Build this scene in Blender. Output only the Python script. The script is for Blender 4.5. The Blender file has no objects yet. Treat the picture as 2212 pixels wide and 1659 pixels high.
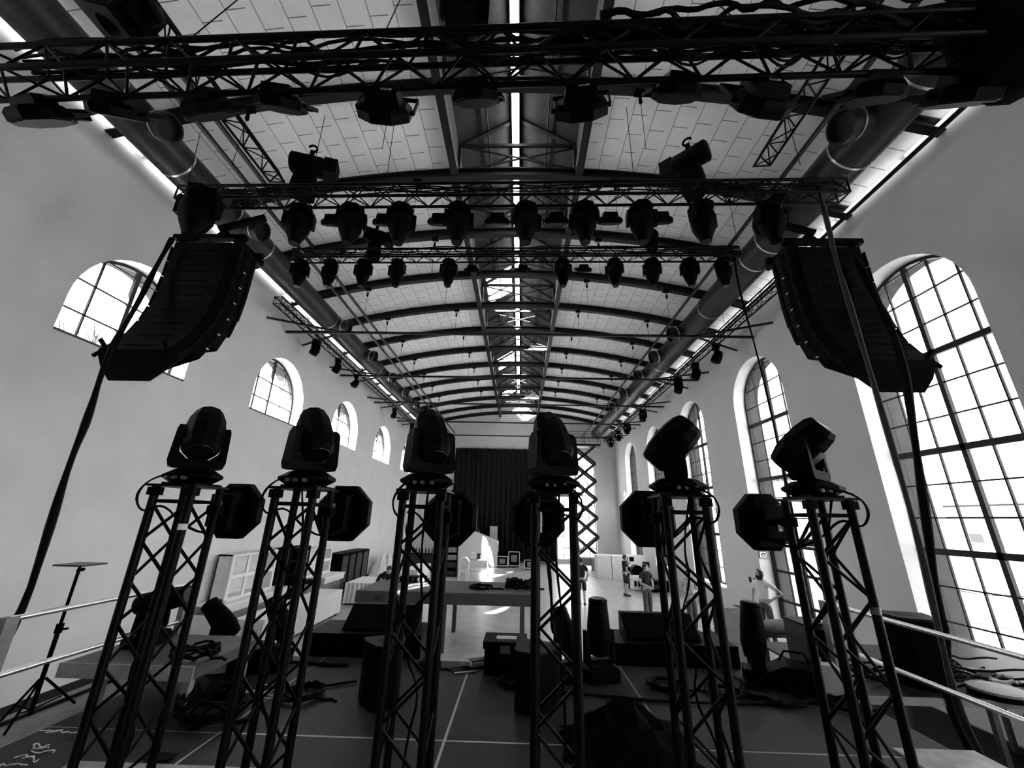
import bpy, math, random
from mathutils import Vector as V, Matrix as M
R = math.radians; PI = math.pi
random.seed(7)
sc = bpy.context.scene; COL = sc.collection

# ---------------------------------------------------------------- camera, light, exposure
FPX, CX, CY = 856.0, 1106.0, 829.5
EYE = V((0, 0, 3.2))
_p, _y, _r = R(18.74), R(1.46), R(1.27)
CF = V((-math.sin(_y)*math.cos(_p), math.cos(_y)*math.cos(_p), math.sin(_p)))
_R0 = V((math.cos(_y), math.sin(_y), 0)); _U0 = _R0.cross(CF)
CR = _R0*math.cos(_r)+_U0*math.sin(_r); CU = -_R0*math.sin(_r)+_U0*math.cos(_r)
cam_data = bpy.data.cameras.new('camera'); cam = bpy.data.objects.new('camera', cam_data); COL.objects.link(cam)
cam_data.sensor_fit = 'HORIZONTAL'; cam_data.sensor_width = 36; cam_data.lens = FPX/2212*36
cam_data.clip_start = .05; cam_data.clip_end = 500
mw = M.Identity(4)
for i in range(3): mw[i][0] = CR[i]; mw[i][1] = CU[i]; mw[i][2] = -CF[i]; mw[i][3] = EYE[i]
cam.matrix_world = mw; sc.camera = cam

def at(x, y, X=None, Y=None, Z=None):
    """the point of the hall seen at photo pixel (x, y) on the plane X, Y or Z"""
    d = CF*FPX+CR*(x-CX)-CU*(y-CY)
    t = (X-EYE.x)/d.x if X is not None else (Y-EYE.y)/d.y if Y is not None else (Z-EYE.z)/d.z
    return EYE+d*t

vs = sc.view_settings
sc.display_settings.display_device = 'sRGB'
vs.view_transform = 'Standard'; vs.look = 'None'; vs.gamma = 1; vs.use_curve_mapping = False
vs.exposure = 3.35
sc.cycles.max_bounces = 12; sc.cycles.diffuse_bounces = 9; sc.cycles.glossy_bounces = 4
sc.cycles.transparent_max_bounces = 16; sc.cycles.caustics_reflective = False; sc.cycles.caustics_refractive = False
sc.cycles.sample_clamp_indirect = 6

wd = bpy.data.worlds.new('sky'); sc.world = wd; wd.use_nodes = True
nt = wd.node_tree; nt.nodes.clear()
o = nt.nodes.new('ShaderNodeOutputWorld'); bg = nt.nodes.new('ShaderNodeBackground')
tc = nt.nodes.new('ShaderNodeTexCoord'); nz = nt.nodes.new('ShaderNodeTexNoise'); rp = nt.nodes.new('ShaderNodeValToRGB')
nz.inputs['Scale'].default_value = 3.5; nz.inputs['Detail'].default_value = 5
rp.color_ramp.elements[0].position = .35; rp.color_ramp.elements[0].color = (.72, .72, .72, 1)
rp.color_ramp.elements[1].position = .65; rp.color_ramp.elements[1].color = (1, 1, 1, 1)
nt.links.new(tc.outputs['Generated'], nz.inputs['Vector']); nt.links.new(nz.outputs['Fac'], rp.inputs['Fac'])
nt.links.new(rp.outputs['Color'], bg.inputs['Color']); nt.links.new(bg.outputs[0], o.inputs[0])
bg.inputs['Strength'].default_value = 1.0

sl = bpy.data.lights.new('sun', 'SUN'); sl.energy = 16.0; sl.angle = R(.6)
so = bpy.data.objects.new('sun', sl); COL.objects.link(so)
so.rotation_euler = V((.6, 1.03, -.57)).to_track_quat('-Z', 'Y').to_euler()
so.location = (-20, -20, 30)

# ---------------------------------------------------------------- materials
def mat(name, g, rough=.6, metal=0., spec=.5, noise=None, emit=0., bump=None):
    """grey material; noise=(scale, low, high): mottling of the base colour; bump=(scale, strength)"""
    m = bpy.data.materials.new(name); m.use_nodes = True; t = m.node_tree
    b = t.nodes['Principled BSDF']
    b.inputs['Base Color'].default_value = (g, g, g, 1); b.inputs['Roughness'].default_value = rough
    b.inputs['Metallic'].default_value = metal; b.inputs['Specular IOR Level'].default_value = spec
    if emit:
        b.inputs['Emission Color'].default_value = (1, 1, 1, 1); b.inputs['Emission Strength'].default_value = emit
    if noise or bump:
        c = t.nodes.new('ShaderNodeTexCoord')
    if noise:
        n = t.nodes.new('ShaderNodeTexNoise'); n.inputs['Scale'].default_value = noise[0]; n.inputs['Detail'].default_value = 6
        r = t.nodes.new('ShaderNodeValToRGB')
        r.color_ramp.elements[0].position = .3; r.color_ramp.elements[1].position = .7
        r.color_ramp.elements[0].color = (noise[1],)*3+(1,); r.color_ramp.elements[1].color = (noise[2],)*3+(1,)
        t.links.new(c.outputs['Object'], n.inputs['Vector']); t.links.new(n.outputs['Fac'], r.inputs['Fac'])
        t.links.new(r.outputs['Color'], b.inputs['Base Color'])
    if bump:
        n2 = t.nodes.new('ShaderNodeTexNoise'); n2.inputs['Scale'].default_value = bump[0]; n2.inputs['Detail'].default_value = 4
        bp = t.nodes.new('ShaderNodeBump'); bp.inputs['Strength'].default_value = bump[1]; bp.inputs['Distance'].default_value = .02
        t.links.new(c.outputs['Object'], n2.inputs['Vector']); t.links.new(n2.outputs['Fac'], bp.inputs['Height'])
        t.links.new(bp.outputs['Normal'], b.inputs['Normal'])
    return m

PLASTER = mat('plaster', .78, .9, spec=.2, noise=(1.3, .64, .7), bump=(60, .25))
PLASTER_R = PLASTER
CONCRETE = mat('concrete_floor', .4, .34, noise=(2.2, .3, .44), spec=.5)
STEEL = mat('dark_steel', .01, .5, spec=.25, noise=(8, .006, .012))
LANTERN = mat('lantern_boards', .07, .8, noise=(6, .03, .05))
DUCT = mat('duct_metal', .1, .42, metal=.5, noise=(5, .02, .035))
RING = mat('duct_ring', .6, .3, metal=.9)
BLACK = mat('black_powder_coat', .0008, .55, spec=.04)
TRUSS = mat('black_truss_paint', .0008, .42, spec=.09)
CLOTH = mat('black_cloth', .0014, .95, spec=.05)
CABLE = mat('black_cable', .001, .6, spec=.06)
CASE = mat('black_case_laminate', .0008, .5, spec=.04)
DKGREY = mat('dark_grey_plastic', .012, .5)
MIDGREY = mat('mid_grey', .2, .6, noise=(9, .17, .24))
LTGREY = mat('light_grey', .42, .6)
WHITE = mat('white_paint', .78, .6)
WHITEW = mat('white_painted_wood', .72, .6, noise=(4, .66, .76))
ALU = mat('brushed_aluminium', .85, .3, metal=1.)
STEELMID = mat('grey_steel', .09, .45, metal=.4)
OUTER_SHADE = mat('outer_wall_shaded', .045, .9, spec=.1, noise=(5, .035, .055))  # outer half of the walls: shade of the reveals put into the colour
LENS = mat('lens_glass', .004, .25, spec=.2)
DKTOP = mat('dark_textured_top', .004, .6, spec=.1)
TAPE = mat('pale_tape', .75, .6)
WOOD = mat('pale_plywood', .3, .6, noise=(7, .22, .36))
WOODDK = mat('dark_wood', .1, .6, noise=(7, .035, .06))
DECK = mat('stage_deck_ply', .035, .55, spec=.22, noise=(5, .008, .017), bump=(90, .1))
SEAM = mat('deck_edge_alu', .4, .4, metal=.6)
SKIN = mat('skin', .42, .55)
SKIN2 = mat('skin_darker', .3, .55)
HAIR = mat('hair', .02, .6)
DENIM = mat('denim', .07, .85)
TSHIRT_W = mat('white_cotton', .88, .9)
TSHIRT_G = mat('grey_cotton', .3, .9)
TSHIRT_B = mat('black_cotton', .012, .9)
SHOE = mat('shoe', .03, .6)
LAMP = mat('fluorescent_tube', .9, .4, emit=2.)
LAMP_WALL = mat('wall_strip_tube', .9, .4, emit=.45)
CLIP = mat('clip', .6, .4, emit=0)
ROOFOUT = mat('roof_outer', .02, .8)
LAWN = mat('lawn', .12, .9, noise=(1.5, .22, .36))
PATH = mat('pale_gravel', .3, .9, noise=(4, .22, .34))
BARK = mat('bark', .012, .9)
FACADE = mat('pale_facade', .05, .8)
HEDGE = mat('shrub_leaves', .02, .8, noise=(20, .008, .03))

def glass_mat():
    m = bpy.data.materials.new('window_glass'); m.use_nodes = True; t = m.node_tree; t.nodes.clear()
    out = t.nodes.new('ShaderNodeOutputMaterial'); mx = t.nodes.new('ShaderNodeMixShader')
    tr = t.nodes.new('ShaderNodeBsdfTransparent'); gl = t.nodes.new('ShaderNodeBsdfGlossy')
    tr.inputs['Color'].default_value = (.96, .96, .96, 1); gl.inputs['Roughness'].default_value = .02; mx.inputs[0].default_value = .04
    t.links.new(tr.outputs[0], mx.inputs[1]); t.links.new(gl.outputs[0], mx.inputs[2])
    t.links.new(mx.outputs[0], out.inputs[0]); return m
GLASS = glass_mat()

def panel_mat():
    """acoustic boards of the vault: pale staggered square tiles with thin dark joints"""
    m = bpy.data.materials.new('ceiling_boards'); m.use_nodes = True; t = m.node_tree; b = t.nodes['Principled BSDF']
    b.inputs['Roughness'].default_value = .9; b.inputs['Specular IOR Level'].default_value = .1
    c = t.nodes.new('ShaderNodeTexCoord'); sp = t.nodes.new('ShaderNodeSeparateXYZ'); t.links.new(c.outputs['Object'], sp.inputs[0])
    def mth(op, x, y=None):
        n = t.nodes.new('ShaderNodeMath'); n.operation = op
        for k, q in enumerate((x, y)):
            if q is None: continue
            if isinstance(q, (int, float)): n.inputs[k].default_value = q
            else: t.links.new(q, n.inputs[k])
        return n.outputs[0]
    u = mth('MULTIPLY', sp.outputs[0], 1/.47); col = mth('FLOOR', u); fu = mth('FRACT', u)
    fv = mth('FRACT', mth('ADD', mth('MULTIPLY', sp.outputs[1], 1/.47), mth('MULTIPLY', col, .28)))
    la = mth('LESS_THAN', fu, .028); lb = mth('MULTIPLY', mth('LESS_THAN', fv, .034), mth('LESS_THAN', fu, .72))
    ln = mth('MAXIMUM', la, lb)
    n = t.nodes.new('ShaderNodeTexNoise'); n.inputs['Scale'].default_value = 2.5; n.inputs['Detail'].default_value = 6
    r = t.nodes.new('ShaderNodeValToRGB'); r.color_ramp.elements[0].position = .3; r.color_ramp.elements[1].position = .7
    r.color_ramp.elements[0].color = (.84, .84, .84, 1); r.color_ramp.elements[1].color = (.92, .92, .92, 1)
    mx = t.nodes.new('ShaderNodeMix'); mx.data_type = 'RGBA'; mx.inputs[7].default_value = (.2, .2, .2, 1)
    t.links.new(c.outputs['Object'], n.inputs['Vector']); t.links.new(n.outputs['Fac'], r.inputs['Fac']); t.links.new(r.outputs['Color'], mx.inputs[6])
    t.links.new(ln, mx.inputs[0]); t.links.new(mx.outputs[2], b.inputs['Base Color'])
    return m
BOARDS = panel_mat()

def curtain_mat():
    return mat('dark_curtain', .03, .9, spec=.1, noise=(3, .008, .016))
CURTAIN = curtain_mat()

# ---------------------------------------------------------------- mesh helpers
class MB:
    def __init__(s): s.v = []; s.f = []
    def add(s, vs_, fs):
        b = len(s.v); s.v += [V(q) for q in vs_]; s.f += [tuple(b+i for i in q) for q in fs]; return s
    def box(s, c, d, rot=None):
        c = V(c); x, y, z = d[0]/2, d[1]/2, d[2]/2
        q = [V(p) for p in ((-x,-y,-z),(x,-y,-z),(x,y,-z),(-x,y,-z),(-x,-y,z),(x,-y,z),(x,y,z),(-x,y,z))]
        if rot is not None: q = [rot @ p for p in q]
        return s.add([p+c for p in q], [(0,3,2,1),(4,5,6,7),(0,1,5,4),(1,2,6,5),(2,3,7,6),(3,0,4,7)])
    def bb(s, x0, y0, z0, x1, y1, z1): return s.box(((x0+x1)/2,(y0+y1)/2,(z0+z1)/2), (x1-x0,y1-y0,z1-z0))
    def frame(s, d, up=(0,0,1)):
        d = V(d).normalized(); u = V(up)
        if abs(d.dot(u)) > .98: u = V((0,1,0)) if abs(d.y) < .9 else V((1,0,0))
        a = d.cross(u).normalized(); return a, a.cross(d).normalized(), d
    def bar(s, p, q, w, h, up=(0,0,1)):
        p, q = V(p), V(q); a, b, d = s.frame(q-p, up); r = M((a, d, b)).transposed()
        return s.box((p+q)/2, (w, (q-p).length, h), r)
    def tube(s, p, q, r, n=8, r2=None):
        p, q = V(p), V(q); a, b, d = s.frame(q-p); r2 = r if r2 is None else r2
        vv = [p+(a*math.cos(2*PI*i/n)+b*math.sin(2*PI*i/n))*r for i in range(n)]+[q+(a*math.cos(2*PI*i/n)+b*math.sin(2*PI*i/n))*r2 for i in range(n)]
        return s.add(vv, [(i,(i+1)%n,n+(i+1)%n,n+i) for i in range(n)]+[tuple(range(n))[::-1], tuple(range(n,2*n))])
    def path(s, pts, r, n=6, closed=False):
        pts = [V(p) for p in pts]; k = len(pts); vv = []; a0 = None
        for i, p in enumerate(pts):
            d = (pts[(i+1)%k]-pts[i-1]) if closed else (pts[min(i+1,k-1)]-pts[max(i-1,0)])
            if d.length < 1e-6: d = V((0,0,1))
            d.normalize()
            if a0 is None: a, b, _ = s.frame(d)
            else:
                a = (a0-d*a0.dot(d))
                if a.length < 1e-4: a = s.frame(d)[0]
                a.normalize(); b = a.cross(d)
            a0 = a; rr = r[i] if isinstance(r, (list, tuple)) else r
            vv += [p+(a*math.cos(2*PI*j/n)+b*math.sin(2*PI*j/n))*rr for j in range(n)]
        ff = []
        for i in range(k if closed else k-1):
            i2 = (i+1)%k
            ff += [(i*n+j, i*n+(j+1)%n, i2*n+(j+1)%n, i2*n+j) for j in range(n)]
        if not closed: ff += [tuple(range(n))[::-1], tuple((k-1)*n+j for j in range(n))]
        return s.add(vv, ff)
    def lathe(s, prof, n=12, m=None, off=0., sx=1., sy=1.):
        """prof: (radius, z) from bottom to top"""
        vv = []; k = len(prof)
        for r, z in prof: vv += [V((r*math.cos(2*PI*(i+off)/n)*sx, r*math.sin(2*PI*(i+off)/n)*sy, z)) for i in range(n)]
        ff = [(j*n+i, j*n+(i+1)%n, (j+1)*n+(i+1)%n, (j+1)*n+i) for j in range(k-1) for i in range(n)]
        ff += [tuple(range(n))[::-1], tuple((k-1)*n+i for i in range(n))]
        if m is not None: vv = [m @ q for q in vv]
        return s.add(vv, ff)
    def prism(s, poly, d):
        poly = [V(p) for p in poly]; d = V(d); n = len(poly)
        return s.add(poly+[p+d for p in poly], [tuple(range(n))[::-1], tuple(range(n,2*n))]+[(i,(i+1)%n,n+(i+1)%n,n+i) for i in range(n)])
    def build(s, name, m, parent=None, loc=None, smooth=True, rot=None):
        me = bpy.data.meshes.new(name); off = V(loc) if loc is not None else V((0,0,0))
        me.from_pydata([tuple(q-off) for q in s.v], [], s.f); me.update()
        if smooth:
            for p in me.polygons: p.use_smooth = True
            me.set_sharp_from_angle(angle=R(38))
        me.materials.append(m); ob = bpy.data.objects.new(name, me); COL.objects.link(ob)
        if parent is not None: ob.parent = parent
        elif loc is not None: ob.location = off
        if rot is not None: ob.rotation_euler = rot
        return ob

def tag(ob, label, cat, group=None, kind=None):
    ob['label'] = label; ob['category'] = cat
    if group: ob['group'] = group
    if kind: ob['kind'] = kind
    return ob
def thing(name, label, cat, loc=(0,0,0), rz=0., group=None, rot=None):
    e = bpy.data.objects.new(name, None); COL.objects.link(e); e.empty_display_size = .1
    e.location = loc; e.rotation_euler = rot if rot is not None else (0,0,rz)
    return tag(e, label, cat, group)
def struct(ob): ob['kind'] = 'structure'; return ob
KIDS = {}
def copy_tree(ob, parent=None):
    c = ob.copy(); COL.objects.link(c)
    if parent is not None: c.parent = parent
    for ch in list(ob.children): copy_tree(ch, c)
    return c
def dup(ob, loc, rz, label, group=None, rot=None):
    c = copy_tree(ob); c.location = loc; c.rotation_euler = rot if rot is not None else (0,0,rz); c['label'] = label
    if group: c['group'] = group
    return c
ORD = 'first second third fourth fifth sixth seventh eighth ninth tenth eleventh twelfth thirteenth fourteenth fifteenth sixteenth'.split()
def wob(a, b, n, amp, sag=0., seed=0):
    """wavy line from a to b"""
    rd = random.Random(seed); a, b = V(a), V(b); out = []
    for i in range(n+1):
        t = i/n; p = a.lerp(b, t); e = math.sin(PI*t)
        out.append(p+V((rd.uniform(-amp,amp), rd.uniform(-amp,amp), rd.uniform(-amp,amp)-sag*e))*(1 if 0 < i < n else 0))
    return smooth_pts(out)
def smooth_pts(p, it=1):
    for _ in range(it):
        q = [p[0]]
        for i in range(len(p)-1): q += [p[i].lerp(p[i+1], .25), p[i].lerp(p[i+1], .75)]
        p = q+[p[-1]]
    return p

# ---------------------------------------------------------------- the hall
XL, XR, XO = -8.3, 7.9, .9             # inner wall faces, wall thickness
YB, YE = -8.0, 33.5                    # rear and far wall
XC, APEX, VR = -.2, 11.8, 26.9         # axis, crown and radius of the vault
LW, LH, LR = 1.57, .9, 1.9             # roof lantern: half width, wall height, ridge height
def vz(x): return APEX-VR+math.sqrt(VR*VR-(x-XC)**2)
TOPL, TOPR = vz(XL), vz(XR)
WC = [2.25+5.35*i for i in range(-1, 6)]   # window axes along the hall

struct(MB().bb(XL-XO, YB-.3, -.2, XR+XO, YE+.3, 0).build('floor', CONCRETE, smooth=False))

def arch_pts(c, r, spring, n=20): return [(c+r*math.cos(PI-PI*i/n), spring+r*math.sin(PI*i/n)) for i in range(n+1)]
def pierced_wall(name, x0, x1, top, wins, y0, y1):
    """thick wall between planes x0 (room) and x1 (outside) with arched openings: (axis, r, spring, sill)"""
    m, mo = MB(), MB(); xm = (x0+x1)/2
    def quad(p):                                    # (y, z) polygon on both faces
        m.add([(x0, a, b) for a, b in p]+[(xm, a, b) for a, b in p], [tuple(range(len(p))), tuple(range(len(p), 2*len(p)))[::-1]])
        mo.add([(xm, a, b) for a, b in p]+[(x1, a, b) for a, b in p], [tuple(range(len(p))), tuple(range(len(p), 2*len(p)))[::-1]])
    ys = y0
    for c, r, sp, sill in wins:
        quad([(ys, 0), (c-r, 0), (c-r, top), (ys, top)]); ys = c+r
        if sill > 0: quad([(c-r, 0), (c+r, 0), (c+r, sill), (c-r, sill)])
        ap = arch_pts(c, r, sp)
        for a, b in zip(ap, ap[1:]): quad([a, b, (b[0], top), (a[0], top)])
        ring = [(c-r, sill)]+ap+[(c+r, sill)]
        for a, b in list(zip(ring, ring[1:]))+[(ring[-1], ring[0])]:
            m.add([(x0,)+a, (xm,)+a, (xm,)+b, (x0,)+b], [(0,1,2,3)]); mo.add([(xm,)+a, (x1,)+a, (x1,)+b, (xm,)+b], [(0,1,2,3)])
    quad([(ys, 0), (y1, 0), (y1, top), (ys, top)])
    struct(mo.build(name+'_outer', OUTER_SHADE, smooth=False))
    return struct(m.build(name, PLASTER, smooth=False))
LWIN = [(c, 1.43, 6.92, 6.22) for c in WC[1:]]
RWIN = [(c, 1.42, 7.2, 0. if i == 3 else .85) for i, c in enumerate(WC)]
pierced_wall('wall_left', XL, XL-XO, TOPL+.02, LWIN, YB, YE)
pierced_wall('wall_right', XR, XR+XO, TOPR+.02, RWIN, YB, YE)
struct(MB().bb(XL, YB, 0, XL+.03, YE, .14).build('baseboard_left', STEEL, smooth=False))
struct(MB().bb(XL-XO, YB-.3, 0, XR+XO, YB, 13.9).build('wall_rear', PLASTER, smooth=False))
# far wall with one tall arched window near the tall-window side
m = MB(); EW = (4.55, 1.55, 6.9, .3)
def fq(p): m.add([(a, YE, b) for a, b in p]+[(a, YE+.6, b) for a, b in p], [tuple(range(len(p)))[::-1], tuple(range(len(p), 2*len(p)))])
c, r, sp, sill = EW
fq([(XL-XO,0),(c-r,0),(c-r,13.9),(XL-XO,13.9)]); fq([(c+r,0),(XR+XO,0),(XR+XO,13.9),(c+r,13.9)]); fq([(c-r,0),(c+r,0),(c+r,sill),(c-r,sill)])
ap = arch_pts(c, r, sp)
for a, b in zip(ap, ap[1:]): fq([a, b, (b[0],13.9), (a[0],13.9)])
ring = [(c-r,sill)]+ap+[(c+r,sill)]
for a, b in list(zip(ring, ring[1:]))+[(ring[-1], ring[0])]: m.add([(a[0],YE,a[1]),(a[0],YE+.6,a[1]),(b[0],YE+.6,b[1]),(b[0],YE,b[1])], [(0,1,2,3)])
struct(m.build('wall_far', PLASTER, smooth=False))
# vault halves and roof lantern
RIBY = [7.96+2.225*k for k in range(-7, 12)]
def shell(name, x0, x1):
    m = MB(); n = 16; xs = [x0+(x1-x0)*i/n for i in range(n+1)]
    lo = [(x, vz(x)) for x in xs]; hi = [(x, vz(x)+.18) for x in xs]
    poly = lo+hi[::-1]
    for a, b in ((lo, 1), (hi, 0)):
        for p, q in zip(a, a[1:]): m.add([(p[0],YB,p[1]),(q[0],YB,q[1]),(q[0],YE,q[1]),(p[0],YE,p[1])], [(0,1,2,3) if b else (3,2,1,0)])
    for e in (0, -1): m.add([(lo[e][0],YB,lo[e][1]),(lo[e][0],YE,lo[e][1]),(hi[e][0],YE,hi[e][1]),(hi[e][0],YB,hi[e][1])], [(0,1,2,3)])
    return struct(m.build(name, BOARDS))
shell('ceiling_vault', XL-.5, XC-LW)['label'] = 'pale tiled vault over the small high windows'
shell('ceiling_vault', XC+LW, XR+.5)['label'] = 'pale tiled vault over the tall windows'
ZL = vz(XC+LW)
for s_ in (-1, 1):
    x = XC+s_*LW
    struct(MB().bb(min(x, x+s_*.1), YB, ZL-.05, max(x, x+s_*.1), YE, ZL+LH).build('trim_lantern_side', LANTERN, smooth=False))
    m = MB()
    # sloped boards; some bays are glazed rooflights on the low-window side
    GLZ = [(14.45, 16.5), (23.4, 25.5), (30.3, 32.2)] if s_ < 0 else []
    ys = YB
    segs = []
    for a, b in GLZ: segs.append((ys, a)); ys = b
    segs.append((ys, YE))
    def slope(mm, a, b, u0, u1, th=.1):
        p = [(x+(XC-x)*u, ZL+LH+(LR-LH)*u) for u in (u0, u1)]
        q = [(px_, pz+th) for px_, pz in p]
        mm.prism([(p[0][0],a,p[0][1]),(p[1][0],a,p[1][1]),(q[1][0],a,q[1][1]),(q[0][0],a,q[0][1])], (0,b-a,0))
    for a, b in segs: slope(m, a, b, 0, 1)
    for a, b in GLZ: slope(m, a, b, 0, .12); slope(m, a, b, .8, 1)
    struct(m.build('ceiling_lantern', LANTERN, smooth=False))
    for a, b in GLZ:
        g = MB(); slope(g, a, b, .12, .8, .01); struct(g.build('window_rooflight', GLASS, smooth=False))

# roof arches: one steel arch per bay with its lantern frame
def rib(y):
    m = MB(); n = 28; xs = [XL+(XR-XL)*i/n for i in range(n+1)]
    def strip(w, z0, z1):
        vv = []
        for x in xs: vv += [(x,y-w,vz(x)+z0),(x,y+w,vz(x)+z0),(x,y+w,vz(x)+z1),(x,y-w,vz(x)+z1)]
        ff = [(4*i+j, 4*i+(j+1)%4, 4*i+4+(j+1)%4, 4*i+4+j) for i in range(n) for j in range(4)]+[(0,1,2,3),(4*n+3,4*n+2,4*n+1,4*n)]
        m.add(vv, ff)
    strip(.09, -.27, -.24); strip(.02, -.24, -.0); strip(.09, -.05, -.012)
    return m
def lantern_frame(y):
    m = MB(); a, b = XC-LW+.05, XC+LW-.05
    for x in (a, b): m.bar((x,y,ZL-.1),(x,y,ZL+LH),.09,.09)
    m.bar((a,y,ZL+LH-.05),(b,y,ZL+LH-.05),.07,.09); m.bar((a,y,ZL+LH-.04),(XC,y,ZL+LR-.06),.08,.1,(0,1,0)); m.bar((b,y,ZL+LH-.04),(XC,y,ZL+LR-.06),.08,.1,(0,1,0))
    m.bar((a,y+.03,ZL+.02),(b,y+.03,ZL+LH-.1),.035,.035); m.bar((b,y-.03,ZL+.02),(a,y-.03,ZL+LH-.1),.035,.035)
    y2 = y+1.11
    m.bar((a,y2,ZL+LH-.02),(XC,y2,ZL+LR-.05),.06,.08,(0,1,0)); m.bar((b,y2,ZL+LH-.02),(XC,y2,ZL+LR-.05),.06,.08,(0,1,0))
    return m
nr = len(RIBY)
VIS = [y for y in RIBY if y > 2]
for i, y in enumerate(VIS):
    w = ORD[len(VIS)-1-i]
    t = thing('roof_arch', 'dark curved steel roof arch, %s from the far gable wall' % w, 'roof arch', (0,y,vz(XC)), 0, 'steel roof arches')
    rib(y).build('arch_beam', STEEL, t, t.location); lantern_frame(y).build('lantern_frame', STEEL, t, t.location)
for s_, nm in ((-1,'high-window'), (1,'tall-window')):
    x = XC+s_*(LW+.02)
    m = MB().bb(x-.09, YB, ZL-.26, x+.09, YE, ZL-.02)
    tag(m.build('lantern_edge_beam', STEEL, smooth=False), 'long dark steel beam along the roof lantern on its %s side' % nm, 'beam')
    m = MB().tube((XC+s_*.8, YB, ZL+LH+.42), (XC+s_*.8, YE, ZL+LH+.42), .02, 6)
    tag(m.build('lantern_purlin', STEEL), 'thin steel rail under the lantern boards on its %s side' % nm, 'rail')

# ridge and wall light strips
n = 0
for i in range(3, 18):
    y0 = -3+i*1.95
    t = thing('ridge_light', 'glowing tube light in the lantern ridge, %s from the stage end' % ORD[n], 'ceiling light', (XC-.06, y0, ZL+LR-.35), 0, 'row of tube lights along the lantern ridge'); n += 1
    MB().bb(-.09, .03, -.03, .09, 1.9, .03).build('diffuser', LAMP, t); MB().bb(-.11, 0, .03, .11, 1.93, .09).build('housing', STEEL, t)
    for q in (.3, 1.6): MB().tube((0,q,.09),(0,q,.3),.012,6).build('hanger', STEEL, t)
for s_, x, z in ((-1, XL+.1, TOPL-.16), (1, XR-.12, TOPR-.16)):
    n = 0
    for i in range(18):
        y0 = 1.0+i*1.8
        if s_ > 0 and y0 < 2: continue
        t = thing('wall_light', 'slim lit tube light at the head of the %s wall, %s from the stage' % ('high-window' if s_ < 0 else 'tall-window', ORD[n] if n < 16 else ('seventeenth','eighteenth')[n-16]), 'wall light', (x, y0, z), 0,
                  'tube lights along the %s wall head' % ('high-window' if s_ < 0 else 'tall-window')); n += 1
        MB().tube((0,.04,0),(0,1.72,0),.028,8).build('tube', LAMP_WALL, t)
    q = MB(); q.bb(min(0,s_*.1)-.0, 0, -.075, max(0,s_*.1)+.0, 1.76, -.045); q.bb(s_*.06-.012, 0, -.075, s_*.06+.012, 1.76, .06)
    q.build('reflector', WHITE, t, smooth=False)
tag(MB().tube((XR-.2,1.5,TOPR-.34),(XR-.2,YE-.4,TOPR-.34),.045,8).build('wall_pipe', STEEL), 'long dark pipe running under the tube lights of the tall-window wall', 'pipe')
# ---- air ducts
def duct(x, z, r, outs, label, rings):
    t = thing('air_duct', label, 'air duct', (x, 0, z))
    m = MB(); n = 28; L = YE-.4+4
    prof = []; yy = -4.0
    while yy < YE-.4: prof += [(r, yy), (r*1.012, yy+.06)]; yy += .14
    m.lathe(prof, n, M.Rotation(-PI/2, 4, 'X'))
    m.build('pipe', DUCT, t)
    for y in rings:
        MB().lathe([(r*.98,y-.02),(r*1.03,y-.02),(r*1.03,y+.02),(r*.98,y+.02)], n, M.Rotation(-PI/2, 4, 'X')).build('joint_ring', RING, t)
    sg = 1 if x < 0 else -1
    for y in outs:
        q = M.Translation((0,y,0)) @ M.Rotation(sg*R(105), 4, 'Y')
        e = MB().lathe([(r*.62, .0),(r*.62, r*1.55),(r*.7, r*1.56),(r*.7,r*1.9),(r*.6,r*1.9),(r*.55,r*1.6)], 18, q).build('outlet', DUCT, t)
        MB().lathe([(r*.63,r*1.3),(r*.67,r*1.3),(r*.67,r*1.38),(r*.63,r*1.38)], 18, q).build('outlet_ring', RING, e)
    return t
LO = [at(q, w, X=-6.9).y for q, w in ((345,230),(545,468),(735,690),(795,755),(838,800),(868,833),(893,860))]
RO = [at(q, w, X=6.2).y for q, w in ((1870,215),(1680,400),(1478,690),(1436,757),(1400,800),(1365,840),(1340,868))]
duct(-7.2, 10.05, .37, LO, 'round grey ribbed air duct above the small high windows', [LO[0]-.6, LO[0]+.9, LO[1]-.4, LO[1]+.9, 13, 18])
duct(6.35, 10.1, .42, RO, 'round grey air duct above the tall windows', [RO[0]-.8, RO[0]+.7, RO[1]-.1, RO[1]+.8, 9.3, 12, 17])
for x, z, lb in ((-6.0,9.95,'pale thin cable tray rail beside the ribbed air duct'), (-5.62,9.95,'second thin cable tray rail inward of the ribbed air duct'), (5.25,9.9,'single thin rail inward of the tall-window air duct')):
    tag(MB().bb(x-.035,-3,z-.03,x+.035,YE-.5,z+.03).build('cable_tray', STEEL, smooth=False), lb, 'cable tray')
# ---- tie rods across the hall, with V struts at both ends
for j, y in enumerate((12.41, 16.86, 21.31, 25.76, 30.21)):
    t = thing('tie_rod', 'thin steel tie rod spanning the hall, %s from the far gable wall' % ORD[4-j], 'tie rod', (0, y, 9.22), 0, 'steel tie rods across the hall')
    MB().bb(XL+.03, y-.035, 9.18, XR-.03, y+.035, 9.26).build('rod', STEEL, t, t.location, smooth=False)
    for s_, xw in ((-1, XL), (1, XR)):
        xw -= s_*.03; a = V((xw-s_*2.0, y, 9.22))
        MB().bar(a, (xw, y-1.1, 9.2), .05, .06).build('strut', STEEL, t, t.location); MB().bar(a, (xw, y+1.1, 9.2), .05, .06).build('strut', STEEL, t, t.location)

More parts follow.
